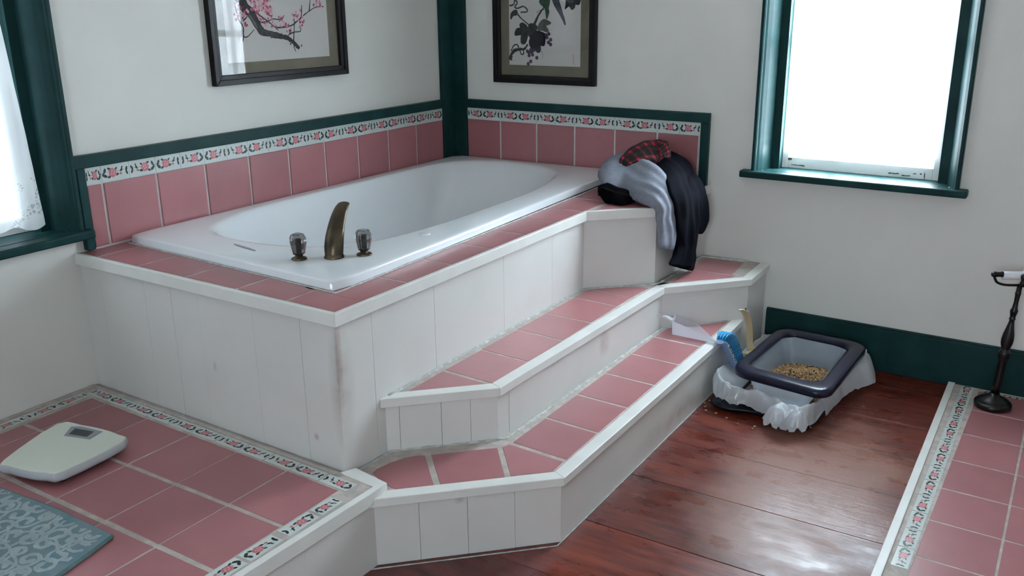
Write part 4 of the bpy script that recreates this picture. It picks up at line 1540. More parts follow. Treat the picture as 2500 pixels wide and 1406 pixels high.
GREY_A = [((1.0153, -0.4218, 0.75), (0.9939, -0.3317, 0.775), 0.014), ((1.089, -0.5122, 0.735), (1.0085, -0.2226, 0.8), 0.028), ((1.1641, -0.5252, 0.715), (1.065, -0.1424, 0.8), 0.032), ((1.2595, -0.5751, 0.703), (1.2494, -0.3659, 0.8), 0.032), ((1.333, -0.6061, 0.6975), (1.335, -0.4452, 0.7664), 0.026), ((1.3501, -0.5902, 0.679), (1.375, -0.4737, 0.7076), 0.019), ((1.3535, -0.587, 0.6422), (1.385, -0.4701, 0.6433), 0.015), ((1.3576, -0.5832, 0.5859), (1.385, -0.4666, 0.5772), 0.014), ((1.3618, -0.5793, 0.5257), (1.383, -0.4816, 0.4959), 0.013)]
BLACK = [((1.0844, -0.5412, 0.7), (1.0834, -0.5443, 0.735), 0.016), ((1.1355, -0.5923, 0.69), (1.1031, -0.5043, 0.735), 0.024), ((1.2037, -0.595, 0.688), (1.188, -0.5315, 0.725), 0.022), ((1.2421, -0.5474, 0.688), (1.2354, -0.5119, 0.71), 0.014)]
PLAID = [((1.1111, -0.36, 0.7588), (1.0756, -0.36, 0.7726), 0.01), ((1.1358, -0.34, 0.7865), (1.057, -0.3, 0.8063), 0.016), ((1.1871, -0.31, 0.8047), (1.0727, -0.22, 0.8427), 0.018), ((1.2246, -0.28, 0.8017), (1.1131, -0.17, 0.8649), 0.018), ((1.2444, -0.25, 0.7971), (1.1619, -0.15, 0.8726), 0.018), ((1.2531, -0.23, 0.8185), (1.2047, -0.15, 0.867), 0.014)]
PLAID_CURL = [((1.1762, -0.215, 0.8513), (1.1802, -0.175, 0.8702), 0.01), ((1.2032, -0.25, 0.831), (1.2234, -0.19, 0.865), 0.013), ((1.2207, -0.28, 0.8097), (1.2533, -0.235, 0.8193), 0.013), ((1.2083, -0.3, 0.7949), (1.2351, -0.27, 0.7926), 0.01)]

tag(loft('trousers', [dict(secs=LEG_B, seed=4.3, ridges=((-0.3, 0.010, 0.25, 0.3),)),
                      dict(secs=LEG_A, seed=1.3, ridges=((-0.55, 0.010, 0.16, 0.5), (0.05, 0.013, 0.14, -0.5), (0.6, 0.009, 0.2, 0.3)))], 'navycloth'),
    'dark navy trousers hanging from the tub corner down to the upper step', 'clothes')
tag(loft('sweatpants', [dict(secs=GREY_A, seed=2.1, ridges=((0.70, 0.008, 0.20, -0.2), (0.25, 0.010, 0.17, -0.7), (-0.25, 0.007, 0.15, -0.4), (-0.65, 0.008, 0.18, 0.1)))], 'greycloth'),
    'light grey sweatpants draped over the tub corner beside the navy trousers', 'clothes')
tag(loft('garment', [dict(secs=BLACK, seed=0.4, ridges=((0.3, 0.008, 0.2, 0.4),))], 'blackcloth'), 'crumpled black garment on the deck tiles under the grey sweatpants', 'clothes')
tag(loft('shirt', [dict(secs=PLAID, seed=3.3, ridges=((0.2, 0.008, 0.2, 0.4), (-0.5, 0.006, 0.2, 0.0))), dict(secs=PLAID_CURL, seed=6.1)], 'plaid'),
    'red and black plaid shirt on top of the clothes pile', 'clothes')

# ------------------------------------------------------------------ bathroom scale
sc_ = thing('bathroom_scale', 'white digital bathroom scale lying on the pink floor tiles', 'scale', (0.43, -2.48, F))
top = [(0.3432, -2.6033), (0.2587, -2.3947), (0.3296, -2.3616), (0.4066, -2.3466), (0.4757, -2.3447), (0.5247, -2.3626), (0.5386, -2.5538), (0.5029, -2.583), (0.4562, -2.6009), (0.3817, -2.612)]
lp = rounded([(p.x, p.y) for p in loop_catmull([(a, b, 0) for a, b in top], 3)], 0.004, 2)
cxs, cys = 0.42, -2.475
rg = lambda k, z: [(cxs + (x - cxs) * k, cys + (y - cys) * k, z) for x, y in lp]
mb = MB()
mb.rings([rg(0.90, F + 0.012), rg(0.99, F + 0.016), rg(1.022, F + 0.024), rg(1.02, F + 0.034), rg(1.0, F + 0.041)], 1, cap1=False)
mb.rings([rg(1.0, F + 0.041), rg(0.992, F + 0.0432), rg(0.975, F + 0.0440)], 0, cap0=False)
mb.build('platform', ['scale', 'scale_side'], sc_)
mb = MB()
mb.rings([rg(0.86, F + 0.006), rg(0.88, F + 0.008), rg(0.88, F + 0.016)], 0)
mb.build('base', 'frame', sc_)
for px_, py_ in ((0.33, -2.42), (0.49, -2.40), (0.37, -2.56), (0.50, -2.54)):
    mb = MB()
    mb.lathe([(0.014, 0.0), (0.014, 0.006), (0.012, 0.007)], (px_, py_, F), 14)
    mb.build('foot', 'frame', sc_)
dsp = [(0.352, -2.432), (0.316, -2.386), (0.340, -2.3715), (0.424, -2.359), (0.436, -2.408)]
mb = MB()
mb.prism([(x + 0.0, y) for x, y in dsp], F + 0.0435, F + 0.0458)
bz = mb.build('display_bezel', 'bezel', sc_, bevel=0.001)
mb = MB()
mb.prism([(0.357, -2.420), (0.340, -2.389), (0.405, -2.374), (0.417, -2.404)], F + 0.0455, F + 0.0463)
mb.build('screen', 'lcd', bz)

# ------------------------------------------------------------------ bath mat
MZ = F + 0.011
matc = [(0.10, -2.652), (0.413, -2.656), (0.637, -2.641), (0.872, -2.643), (0.892, -2.72), (0.912, -2.82), (0.935, -2.95), (0.955, -3.12), (0.50, -3.16), (0.10, -3.14)]
mb = MB()
lp2 = rounded(matc, 0.005, 3)
mx0, my0 = 0.5, -2.9
mr_ = lambda dd, z: [(x + (mx0 - x) * dd / max(.2, math.hypot(x - mx0, y - my0)), y + (my0 - y) * dd / max(.2, math.hypot(x - mx0, y - my0)), z) for x, y in lp2]
mb.rings([mr_(0.004, F + 0.0005), mr_(0.0, F + 0.004), mr_(0.001, MZ - 0.003), mr_(0.006, MZ)], 2, cap1=False)
mb.rings([mr_(0.006, MZ), mr_(0.05, MZ + 0.001), mr_(0.2, MZ + 0.001)], 0, cap0=False)


def in_mat(x, y):
    edge_r = 0.872 + (-2.643 - y) * 0.21
    return x < edge_r - 0.014 and y < -2.66 and x > 0.12 and y > -3.12


def mat_stroke(pts, w0, w1, h):
    P = catmull([(a, b, 0) for a, b in pts], 4)
    n = len(P)
    Ls, Rs = [], []
    for k, p in enumerate(P):
        t = (P[min(k + 1, n - 1)] - P[max(k - 1, 0)])
        if t.length < 1e-6:
            t = Vector((1, 0, 0))
        t.normalize()
        nn = Vector((-t.y, t.x, 0))
        w = (w0 + (w1 - w0) * k / (n - 1)) * (1 + 0.12 * math.sin(k * 0.9))
        Ls.append(p + nn * w)
        Rs.append(p - nn * w)
    for k in range(n - 1):
        q = [Ls[k], Ls[k + 1], Rs[k + 1], Rs[k]]
        if all(in_mat(v.x, v.y) for v in q):
            ids = [mb.pt((v.x, v.y, h)) for v in q]
            mb.face(ids[::-1], 1)


rnd = random.Random(11)
hh = MZ + 0.0014
gx = 0.055
for iy in range(11):
    for ix in range(17):
        bx = 0.12 + ix * gx + (iy % 2) * gx / 2 + rnd.uniform(-0.012, 0.012)
        by_ = -2.672 - iy * 0.046 + rnd.uniform(-0.01, 0.01)
        sgn = rnd.choice((-1, 1))
        a0 = rnd.uniform(0, 6.28)
        r0 = rnd.uniform(0.020, 0.034)
        turns = rnd.uniform(0.8, 1.5)
        pts = []
        for k in range(12):
            t = k / 11
            r = r0 * (1 - 0.78 * t)
            a = a0 + sgn * turns * 2 * PI * t
            pts.append((bx + r * math.cos(a), by_ + r * math.sin(a)))
        tail = (bx + (r0 + 0.035) * math.cos(a0 - sgn * 0.9), by_ + (r0 + 0.035) * math.sin(a0 - sgn * 0.9))
        hh += 0.000002
        mat_stroke([tail] + pts, 0.0035, 0.0085, hh)
tag(mb.build('bath_mat', ['mat_teal', 'mat_pale', 'mat_edge']), 'teal bath mat with a pale scroll pattern on the pink floor tiles', 'bath mat')

# ------------------------------------------------------------------ cat litter box
lb = thing('litter_box', 'dark navy cat litter box standing on the floor boards beside the lower step', 'litter box', (1.88, -0.45, 0.0))
tray = [(1.655, -0.700), (1.668, -0.752), (1.725, -0.775), (1.79, -0.758), (1.85, -0.752), (1.91, -0.770), (1.972, -0.790), (2.022, -0.765), (2.040, -0.70), (2.045, -0.5), (2.062, -0.3), (2.085, -0.13), (2.05, -0.09), (1.86, -0.085), (1.70, -0.09), (1.66, -0.13), (1.652, -0.4)]
tl_ = [(p.x, p.y) for p in loop_catmull([(a, b, 0) for a, b in tray], 4)]
ccx, ccy = 1.86, -0.43


def tr(k, z, dz=0.0):
    return [(ccx + (x - ccx) * k, ccy + (y - ccy) * k, z + dz * noise.noise(Vector((x * 9, y * 9, 0)))) for x, y in tl_]


mb = MB()
mb.rings([tr(0.90, 0.0015), tr(0.955, 0.003), tr(0.99, 0.014), tr(1.0, 0.020), tr(0.992, 0.024), tr(0.975, 0.022), tr(0.93, 0.012), tr(0.86, 0.008)], 0)
mb.build('base_tray', 'trayplastic', lb)
mb = MB()
pan = rounded([(1.705, -0.705), (2.005, -0.725), (2.035, -0.14), (1.705, -0.135)], 0.06, 6)
pr = lambda k, z: [(ccx + (x - ccx) * k, ccy + (y - ccy) * k, z) for x, y in pan]
mb.rings([pr(0.78, 0.009), pr(0.80, 0.012), pr(0.83, 0.034), pr(0.84, 0.037), pr(0.83, 0.038), pr(0.81, 0.034), pr(0.77, 0.016)], 0)
mb.build('pan', 'navyplastic', lb)
# rim frame: a rounded rectangular ring standing proud of the pan, sloping towards the front
RZ = 0.155
ro = rounded([(1.722, -0.702), (2.072, -0.752), (2.086, -0.200), (1.742, -0.184)], 0.055, 6)
ri = rounded([(1.758, -0.634), (2.020, -0.666), (2.026, -0.250), (1.782, -0.226)], 0.050, 6)


def bow(pts, amt):      # sides of the rim bow outwards
    out = []
    for x, y in pts:
        dx, dy = (x - 1.9) / 0.17, (y + 0.46) / 0.26
        out.append((x + amt * dx * max(0, 1 - dy * dy), y + amt * dy * max(0, 1 - dx * dx)))
    return out


ro, ri = bow(ro, 0.014), bow(ri, 0.012)


def mixr(t, z):
    return [(a[0] + (b[0] - a[0]) * t, a[1] + (b[1] - a[1]) * t, z) for a, b in zip(ro, ri)]


mb = MB()
mb.rings([mixr(0.12, RZ - 0.032), mixr(-0.02, RZ - 0.030), mixr(-0.04, RZ - 0.012), mixr(0.03, RZ - 0.004), mixr(0.2, RZ), mixr(0.75, RZ - 0.002), mixr(0.95, RZ - 0.007), mixr(1.0, RZ - 0.018), mixr(0.94, RZ - 0.024), mixr(0.12, RZ - 0.032)], 0, cap0=False, cap1=False)
mb.build('rim', 'navyplastic', lb)
# milky film: hung inside the rim and folded out over the front of the pan
ln = thing('bin_liner', 'crumpled milky plastic liner hanging out around the litter box', 'plastic liner', (1.86, -0.45, 0.05))
mb = MB()
nr_ = len(ri)


def inner_ring(t):
    out = []
    for k, (x, y) in enumerate(ri):
        bx = ccx + 0.01 + (x - ccx - 0.02) * (1 - 0.25 * t)
        by2 = ccy + (y - ccy) * (1 - 0.10 * t)
        w = 0.006 * noise.noise(Vector((k * 0.9, t * 3, 2.2)))
        out.append((bx + w, by2 + w * 0.6, RZ - 0.020 - t * 0.118))
    return out


mb.rings([inner_ring(t) for t in (0.0, 0.15, 0.3, 0.5, 0.7, 0.85, 1.0)], 0, cap0=False, cap1=True)
mb.build('inner_film', 'bag_in', ln)
mb = MB()
bag = loop_catmull([(1.655, -0.655, 0), (1.672, -0.715, 0), (1.735, -0.745, 0), (1.82, -0.742, 0), (1.90, -0.762, 0), (1.985, -0.802, 0), (2.030, -0.745, 0), (2.045, -0.60, 0), (2.062, -0.42, 0), (2.085, -0.24, 0), (2.05, -0.13, 0), (1.90, -0.11, 0), (1.72, -0.12, 0), (1.662, -0.20, 0), (1.652, -0.42, 0)], 10)
nb_ = len(bag)
prof = [(0.50, 0.026), (0.72, 0.028), (0.84, 0.040), (0.90, 0.064), (0.94, 0.082), (0.965, 0.094), (0.985, 0.099), (1.0, 0.096), (1.010, 0.086), (1.020, 0.072), (1.028, 0.058), (1.034, 0.046), (1.038, 0.036)]
rr2 = []
for q, (k, z) in enumerate(prof):
    r = []
    for j, p in enumerate(bag):
        a = j / nb_ * 2 * PI
        up_ = max(0, q - 2) / 10
        ns = noise.noise(Vector((math.cos(a) * 5, math.sin(a) * 5, q * 0.22)))
        n2 = noise.noise(Vector((math.cos(a) * 13, math.sin(a) * 13, q * 0.35 + 9)))
        n3 = abs(noise.noise(Vector((math.cos(a) * 24, math.sin(a) * 24, q * 0.15 + 4))))
        kk = k + (0.045 * ns + 0.030 * n2 + 0.02 * n3) * up_
        left = math.exp(-((p.x - 1.655) ** 2 + (p.y + 0.66) ** 2) / 0.006)
        hem = max(0, q - 8) / 4
        zz = z + (0.020 * ns + 0.014 * n2) * min(1, up_ * 1.5) + 0.030 * left * (q > 1) + hem * 0.012 * noise.noise(Vector((a * 3.1, 7, 1)))
        x, y = ccx + (p.x - ccx) * kk, ccy + (p.y - ccy) * kk
        r.append((max(x, 1.628 + 0.002 * (q % 3)), min(y, -0.10), max(zz, 0.026)))
    rr2.append(r)
mb.rings(rr2, 0, cap0=True, cap1=False)


def crumple(c, r0, sd, sx=1.0, sy=1.0, sz=0.6):      # bunched-up knot of film
    n1, n2_ = 14, 26
    rs_ = []
    for i in range(1, n1):
        th = PI * i / n1
        row = []
        for j in range(n2_):
            ph = 2 * PI * j / n2_
            d_ = Vector((math.sin(th) * math.cos(ph), math.sin(th) * math.sin(ph), math.cos(th)))
            rr_ = r0 * (0.72 + 0.62 * abs(noise.noise(d_ * 1.9 + Vector((sd, 0, 0)))) + 0.10 * noise.noise(d_ * 4 + Vector((0, sd, 0))))
            p = Vector(c) + Vector((d_.x * rr_ * sx, d_.y * rr_ * sy, d_.z * rr_ * sz))
            row.append((p.x, p.y, max(p.z, 0.027)))
        rs_.append(row)
    mb.rings(rs_, 0)


def film_tail(c, ang, L_, W_, lift, ph):           # smooth curled tail of film below the knot
    d_ = Vector((math.cos(ang), math.sin(ang), 0))
    sd_ = Vector((-math.sin(ang), math.cos(ang), 0))
    g_ = []
    for i in range(11):
        u = i / 10
        row = []
        for j in range(13):
            v = j / 12 - 0.5
            z = c[2] + lift * math.sin(PI * u) - (c[2] - 0.030) * u ** 1.6 + 0.014 * math.cos(7 * v + ph) * (0.4 + u) + 0.006 * math.sin(11 * u + ph + 5 * v)
            p = Vector((c[0], c[1], 0)) + d_ * (L_ * u) + sd_ * (W_ * v * (0.35 + 0.75 * math.sin(PI * (0.15 + 0.6 * u))))
            row.append((p.x, p.y, max(z, 0.027)))
        g_.append(row)
    mb.rings(g_, 0, closed=False)


crumple((1.962, -0.800, 0.066), 0.028, 1.7, 1.1, 0.8, 0.8)
for q_ in ((-2.75, 0.085, 0.070, 0.016, 0.3), (-2.15, 0.070, 0.075, 0.022, 1.9), (-1.55, 0.062, 0.070, 0.018, 3.1), (-1.0, 0.070, 0.060, 0.020, 4.4), (-0.35, 0.075, 0.070, 0.016, 5.2)):
    film_tail((1.958, -0.790, 0.078), *q_)
# loose flap standing out over the tray at the far side
NU, NV = 26, 12
grid = []
for i in range(NV + 1):
    t = i / NV
    row = []
    for j in range(NU + 1):
        u = j / NU
        y = -0.66 + 0.50 * u
        x0_ = 2.028 + 0.040 * u
        out_ = (0.030 + 0.055 * math.exp(-((u - 0.82) / 0.20) ** 2)) * t
        nz_ = noise.noise(Vector((u * 9, t * 1.5, 3.0)))
        nz2 = noise.noise(Vector((u * 22, t * 2.0, 8.0)))
        row.append((x0_ + out_ + 0.010 * nz_ * t, y - 0.02 * t, max(0.028, 0.098 + 0.012 * math.sin(PI * t) - 0.066 * t * t + (0.014 * nz_ + 0.010 * nz2) * t)))
    grid.append(row)
mb.rings(grid, 0, closed=False)
mb.build('outer_film', 'bag', ln)
# litter pellets
mb = MB()
rnd = random.Random(5)


def pellet(mb, c, r, l, mi):
    a, b = rnd.uniform(0, 6.28), rnd.uniform(-0.6, 0.6)
    d_ = Vector((math.cos(a) * math.cos(b), math.sin(a) * math.cos(b), math.sin(b)))
    s = d_.cross(Vector((0, 0, 1))).normalized()
    u = s.cross(d_)
    c = Vector(c)
    rs_ = []
    for h, k in ((-0.5, 0.7), (-0.3, 1), (0.3, 1), (0.5, 0.7)):
        rs_.append([tuple(c + d_ * l * h + s * (r * k * math.cos(2 * PI * j / 6)) + u * (r * k * math.sin(2 * PI * j / 6))) for j in range(6)])
    mb.rings(rs_, mi)


def mound(x, y):
    return 0.028 + 0.040 * math.exp(-(((x - 1.93) / 0.085) ** 2 + ((y + 0.40) / 0.11) ** 2)) + 0.016 * math.exp(-(((x - 1.80) / 0.09) ** 2 + ((y + 0.44) / 0.10) ** 2))


for k in range(2600):
    x, y = rnd.uniform(1.745, 2.005), rnd.uniform(-0.60, -0.24)
    h = mound(x, y)
    if h < 0.031 and rnd.random() < 0.75:
        continue
    pellet(mb, (x, y, h + rnd.uniform(-0.004, 0.003)), 0.0030, rnd.uniform(0.007, 0.012), 1 if rnd.random() < 0.07 else 0)
tag(mb.build('cat_litter', ['litter', 'litter_dark']), 'heap of tan wood pellets inside the dark litter box', 'cat litter', None, 'stuff')
for k, (x, y, w_) in enumerate([(1.700, -0.792, 0), (1.746, -0.812, 0), (1.795, -0.838, 0), (1.8534, -0.8296, 0), (1.853, -0.848, 0), (1.64, -0.700, 0), (1.633, -0.73, 0), (1.646, -0.76, 0), (1.66, -0.79, 0)]):
    mb = MB()
    pellet(mb, (x, y, 0.0035), 0.0032, 0.009, 0)
    tag(mb.build('litter_pellet', 'litter'), 'loose tan pellet scattered on the floor boards in front of the litter box', 'pellet', 'spilled litter pellets on the floor')

# ------------------------------------------------------------------ dustpan, brush, scoop
dp = thing('dustpan', 'clear plastic dustpan lying on the lower step', 'dustpan', (1.5, -0.58, S1))
zb = S1 + 0.004
b0, l0, l1, bk = Vector((1.452, -0.628, zb)), Vector((1.640, -0.640, zb + 0.001)), Vector((1.520, -0.500, zb + 0.001)), Vector((1.428, -0.545, zb))
mb = MB()
n = 10
rowA, rowB, rowC, rowD = [], [], [], []
for k in range(n + 1):
    t = k / n
    h = 0.050 * (1 - t) ** 0.75 + 0.002
    p = b0.lerp(l0, t)
    q = bk.lerp(l1, t)
    rowA.append((p.x, p.y - 0.004, p.z + h))
    rowB.append(tuple(p))
    rowC.append(tuple(q))
    rowD.append((q.x - 0.002, q.y + 0.004, q.z + h * 0.85))
idx = [[mb.pt(p) for p in r] for r in (rowA, rowB, rowC, rowD)]
for a in range(3):
    for k in range(n):
        mb.face((idx[a][k], idx[a][k + 1], idx[a + 1][k + 1], idx[a + 1][k]), 0, 0.5, False)
a_, d__ = idx[0][0], idx[3][0]
mb.face((idx[0][0], idx[1][0], idx[2][0], idx[3][0]), 0)
mb.build('pan', 'clear', dp, solid=0.0022)
mb = MB()
mb.tube([(rowA[k][0], rowA[k][1], rowA[k][2]) for k in range(n + 1)], 0.0022, 8)
mb.tube([rowA[0], rowD[0]], 0.0022, 8)
mb.build('lip', 'clear', dp)
mb = MB()
h0 = Vector((1.440, -0.590, S1 + 0.048))
hp = catmull([h0, (1.420, -0.600, S1 + 0.058), (1.405, -0.622, S1 + 0.068), (1.401, -0.650, S1 + 0.080)], 5)
rs = []
for k, p in enumerate(hp):
    w = 0.014 - 0.005 * k / len(hp)
    rs.append([tuple(p + Vector((0.004 * math.cos(2 * PI * j / 12), w * math.cos(2 * PI * j / 12), 0.004 * math.sin(2 * PI * j / 12)))) for j in range(12)])
mb.rings(rs)
mb.build('handle', 'clear', dp)

bu = thing('scrub_brush', 'blue bristled scrub brush with clear handle leaning on the lower step', 'brush', (1.66, -0.55, 0.03))
BR = [(1.652, -0.6584, 0.2264), (1.655, -0.6265, 0.2131), (1.659, -0.586, 0.1741), (1.665, -0.5421, 0.1168), (1.671, -0.5087, 0.0724)]
BS = [(1.652, -0.6255, 0.2466), (1.655, -0.5671, 0.2333), (1.659, -0.5129, 0.1783), (1.665, -0.4695, 0.1088), (1.671, -0.4495, 0.0652)]
P1 = catmull(BR, 6)
P2 = catmull(BS, 6)
mb = MB()
rs = []
for k, (p, q) in enumerate(zip(P1, P2)):
    d_ = (q - p).normalized()
    sx_ = Vector((1, 0, 0))
    rs.append([tuple(p + d_ * (0.010 * math.cos(2 * PI * j / 14)) + sx_ * (0.016 * math.sin(2 * PI * j / 14))) for j in range(14)])
mb.rings(rs)
hd = mb.build('head', 'clearblue', bu)
mb = MB()
hp = [P1[-1], Vector((1.673, -0.515, 0.055)), Vector((1.676, -0.53, 0.035))]
mb.tube(hp, [0.011, 0.008, 0.006], 10)
mb.build('handle', 'clear', bu)
mb = MB()
for k in range(len(P1) * 2 - 1):
    t = k / 2
    i0_ = int(t)
    f_ = t - i0_
    p = P1[i0_].lerp(P1[min(i0_ + 1, len(P1) - 1)], f_)
    q = P2[i0_].lerp(P2[min(i0_ + 1, len(P2) - 1)], f_)
    along = (P1[min(i0_ + 1, len(P1) - 1)] - P1[max(i0_ - 1, 0)]).normalized()
    d_ = (q - p)
    for sxo in (-0.012, -0.004, 0.004, 0.012):
        a = p + d_ * 0.18 + Vector((sxo, 0, 0))
        b = q + Vector((sxo * 1.6, 0, 0)) + along * random.uniform(-0.001, 0.001)
        mb.tube([a, a.lerp(b, 0.5), b], [0.0022, 0.0026, 0.0030], 6, 1 if (k % 2 and sxo > 0.01) else 0)
br_ = mb.build('bristles', ['bristle', 'bristle_shade'], bu)
mb = MB()
# printed sticker on the camera side of the head
i0_ = 8
for (ta, tb, lo_, hi_, mi, dx_) in ((8, 19, -0.0095, 0.0045, 0, 0.0165), ):
    q = []
    for k in (ta, tb):
        p = P1[k]
        d_ = (P2[k] - P1[k]).normalized()
        q.append((p + d_ * lo_, p + d_ * hi_))
    X_ = Vector((dx_, 0, 0))
    mb.hull8([tuple(q[0][0] + X_ - Vector((0.0015, 0, 0))), tuple(q[1][0] + X_ - Vector((0.0015, 0, 0))), tuple(q[1][1] + X_ - Vector((0.0015, 0, 0))), tuple(q[0][1] + X_ - Vector((0.0015, 0, 0)))], [tuple(q[0][0] + X_), tuple(q[1][0] + X_), tuple(q[1][1] + X_), tuple(q[0][1] + X_)], 0)
    a0_, a1_, b0_, b1_ = q[0][0], q[1][0], q[0][1], q[1][1]
    for (u0_, u1_, v0_, v1_) in ((0.06, 0.22, 0.15, 0.85), (0.27, 0.36, 0.2, 0.8), (0.40, 0.50, 0.15, 0.85), (0.54, 0.60, 0.2, 0.6), (0.68, 0.78, 0.2, 0.85), (0.82, 0.92, 0.15, 0.7)):
        f2 = lambda u, v: tuple(a0_.lerp(a1_, u).lerp(b0_.lerp(b1_, u), v) + X_ + Vector((0.0004, 0, 0)))
        mb.face([mb.pt(f2(u0_, v0_)), mb.pt(f2(u1_, v0_)), mb.pt(f2(u1_, v1_)), mb.pt(f2(u0_, v1_))], 1)
mb.build('sticker', ['labelw', 'labelk'], hd)

so = thing('litter_scoop', 'beige plastic litter scoop standing behind the litter box against the steps', 'scoop', (1.68, -0.40, 0.03))
SP = catmull([(1.672, -0.4989, 0.3092), (1.676, -0.4493, 0.2804), (1.681, -0.4148, 0.2267), (1.687, -0.405, 0.1549), (1.694, -0.4081, 0.1211)], 6)
mb = MB()
rs = []
for k, p in enumerate(SP):
    t = k / (len(SP) - 1)
    w = (0.011 + 0.005 * min(1, t * 4)) if k else 0.006
    sd = Vector((0.60, 0.80, 0.0))
    nn_ = Vector((0.80, -0.60, 0.0))
    rs.append([tuple(p + sd * (w * math.copysign(abs(math.cos(2 * PI * j / 16)) ** 0.6, math.cos(2 * PI * j / 16))) + nn_ * (0.0055 * math.sin(2 * PI * j / 16))) for j in range(16)])
mb.rings(rs)
hd = mb.build('handle', 'beige', so)
mb = MB()
mb.hull8([(1.677, -0.468, 0.304), (1.677, -0.452, 0.290), (1.679, -0.448, 0.293), (1.679, -0.464, 0.307)], [(1.6785, -0.468, 0.305), (1.6785, -0.452, 0.291), (1.6805, -0.448, 0.294), (1.6805, -0.464, 0.308)])
mb.build('hang_slot', 'beige_d', hd)
mb = MB()
# open scoop bowl with raised walls, tilted outwards
o_ = Vector((1.690, -0.405, 0.118))
ux, uy, uz = Vector((0.30, 0.92, 0.10)).normalized(), Vector((0.25, 0.0, -0.97)).normalized(), Vector((0.93, -0.30, 0.2)).normalized()
W_, H_, B_ = 0.040, 0.085, 0.028
g = lambda a, b, c: tuple(o_ + ux * (W_ * a) + uy * (H_ * b) + uz * (B_ * c))
for lo, hi in (([g(-1, 0, 0), g(1, 0, 0), g(1, 1, 0), g(-1, 1, 0)], 0.08), ):
    mb.hull8(lo, [tuple(Vector(p) + uz * 0.003) for p in lo], 1)
for quad in ([g(-1, 0, 0), g(1, 0, 0), g(1, 0, 1), g(-1, 0, 1)], [g(-1, 0, 0), g(-1, 1, 0), g(-1, 1, .3), g(-1, 0, 1)], [g(1, 0, 0), g(1, 1, 0), g(1, 1, .3), g(1, 0, 1)]):
    nrm = (Vector(quad[1]) - Vector(quad[0])).cross(Vector(quad[3]) - Vector(quad[0])).normalized() * 0.004
    mb.hull8(quad, [tuple(Vector(p) + nrm) for p in quad], 0)
mb.build('bowl', ['beige', 'beige_d'], so, bevel=0.0015)

# ------------------------------------------------------------------ toilet paper stand
BX, BY = 2.553, -0.245
st = thing('toilet_paper_stand', 'dark turned wood stand with a crossbar on the low tiled floor', 'stand', (BX, BY, 0.0125))


def lean(z):
    return (BX - 0.008 + 0.055 * (z - 0.02), BY, z)


Z0 = 0.0125
mb = MB()
mb.lathe([(0.058, 0.0), (0.062, 0.004), (0.0625, 0.017), (0.060, 0.021), (0.055, 0.022), (0.054, 0.026), (0.042, 0.034), (0.026, 0.042), (0.018, 0.050), (0.014, 0.056)], (BX - 0.008, BY, Z0), 40)
mb.build('base', 'darkwood', st)
mb = MB()
prof = [(0.0145, 0.066), (0.0135, 0.10), (0.0130, 0.175), (0.0128, 0.198), (0.016, 0.203), (0.019, 0.214), (0.0195, 0.221), (0.018, 0.231), (0.013, 0.237), (0.012, 0.241), (0.016, 0.248), (0.0195, 0.262), (0.0205, 0.275), (0.0185, 0.295), (0.0135, 0.318), (0.0095, 0.340), (0.0085, 0.349), (0.0108, 0.353), (0.0108, 0.356), (0.0085, 0.359), (0.0105, 0.370), (0.0128, 0.380), (0.0128, 0.386), (0.0092, 0.394), (0.0075, 0.415), (0.0085, 0.440), (0.0098, 0.448), (0.0098, 0.451), (0.0085, 0.453), (0.0085, 0.475)]
rs = []
for r, z in prof:
    c = lean(z)
    rs.append([(c[0] + r * math.cos(2 * PI * k / 28), c[1] + r * math.sin(2 * PI * k / 28), z) for k in range(28)])
mb.rings(rs)
mb.build('pole', 'darkwood', st)
zc = 0.484
cxp = lean(zc)[0]
ax = Vector((0.86, 0.50, 0)).normalized()
P_ = lambda a, dz, f=0.0: tuple(Vector((cxp, BY, zc)) + ax * a + Vector((0, 0, dz)) + Vector((ax.y, -ax.x, 0)) * f)
mb = MB()
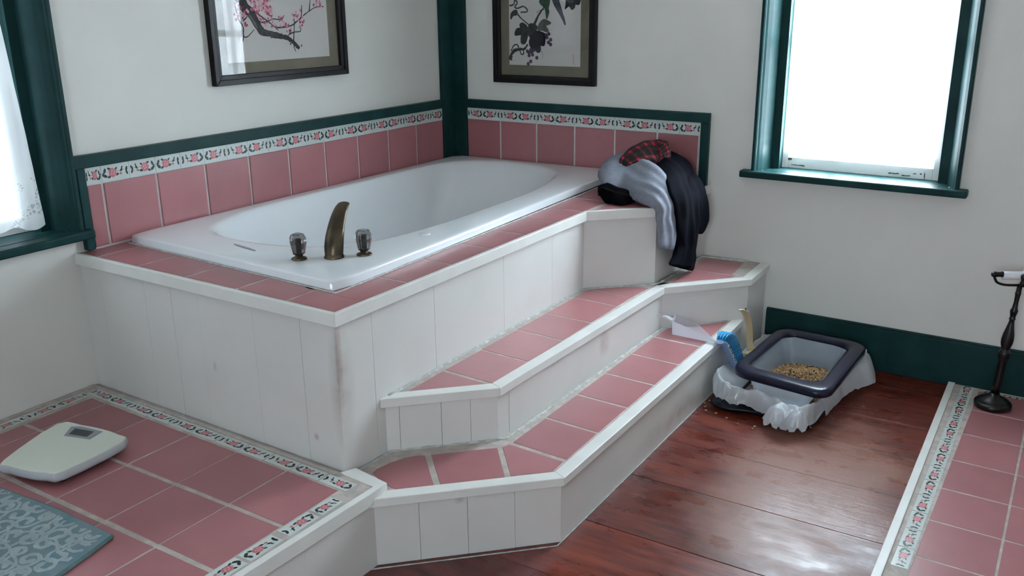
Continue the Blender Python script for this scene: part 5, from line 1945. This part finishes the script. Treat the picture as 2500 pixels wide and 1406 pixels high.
mb.tube(catmull([P_(-0.094, 0.030), P_(-0.088, 0.016), P_(-0.078, 0.004), P_(-0.05, -0.004), P_(0.0, -0.005), P_(0.05, -0.004), P_(0.078, 0.004), P_(0.088, 0.016), P_(0.094, 0.030)], 5), 0.0045, 10)
mb.build('crossbar', 'darkwood', st)
for sgn in (-1, 1):
    mb = MB()
    c = Vector(P_(sgn * 0.092, 0.034))
    rs = []
    for k, (a, r) in enumerate(((-0.012, 0.003), (-0.010, 0.0075), (-0.004, 0.0098), (0.004, 0.0098), (0.010, 0.0088), (0.018, 0.0085), (0.026, 0.0105), (0.029, 0.0105))):
        cc = c - ax * (sgn * a)
        s_ = Vector((ax.y, -ax.x, 0))
        rs.append([tuple(cc + s_ * (r * math.cos(2 * PI * j / 16)) + Vector((0, 0, r * math.sin(2 * PI * j / 16)))) for j in range(16)])
    mb.rings(rs)
    mb.build('end_knob', 'darkwood', st)
mb = MB()
mb.lathe([(0.009, -0.014), (0.011, -0.004), (0.0075, 0.006), (0.008, 0.012), (0.0105, 0.018), (0.010, 0.026), (0.005, 0.031)], (cxp + 0.008, BY - 0.018, zc + 0.010), 20)
mb.build('finial', 'darkwood', st)
mb = MB()
rs = []
for a, r in ((-0.066, 0.010), (-0.065, 0.0145), (0.065, 0.0145), (0.066, 0.010)):
    cc = Vector(P_(a, 0.030))
    s_ = Vector((ax.y, -ax.x, 0))
    rs.append([tuple(cc + s_ * (r * math.cos(2 * PI * j / 24)) + Vector((0, 0, r * math.sin(2 * PI * j / 24)))) for j in range(24)])
mb.rings(rs)
mb.build('roller', 'porcelain', st)
mb = MB()
rs = []
for a, r in ((0.012, 0.0155), (0.0125, 0.026), (0.060, 0.026), (0.0605, 0.0155)):
    cc = Vector(P_(a, 0.030))
    s_ = Vector((ax.y, -ax.x, 0))
    rs.append([tuple(cc + s_ * (r * math.cos(2 * PI * j / 32)) + Vector((0, 0, r * math.sin(2 * PI * j / 32)))) for j in range(32)])
mb.rings(rs, cap0=False, cap1=False)
mb.rings([rs[0], rs[-1]], cap0=False, cap1=False)
tag(mb.build('toilet_paper_roll', 'tissue'), 'white toilet paper roll on the dark stand, cut by the frame edge', 'toilet paper')
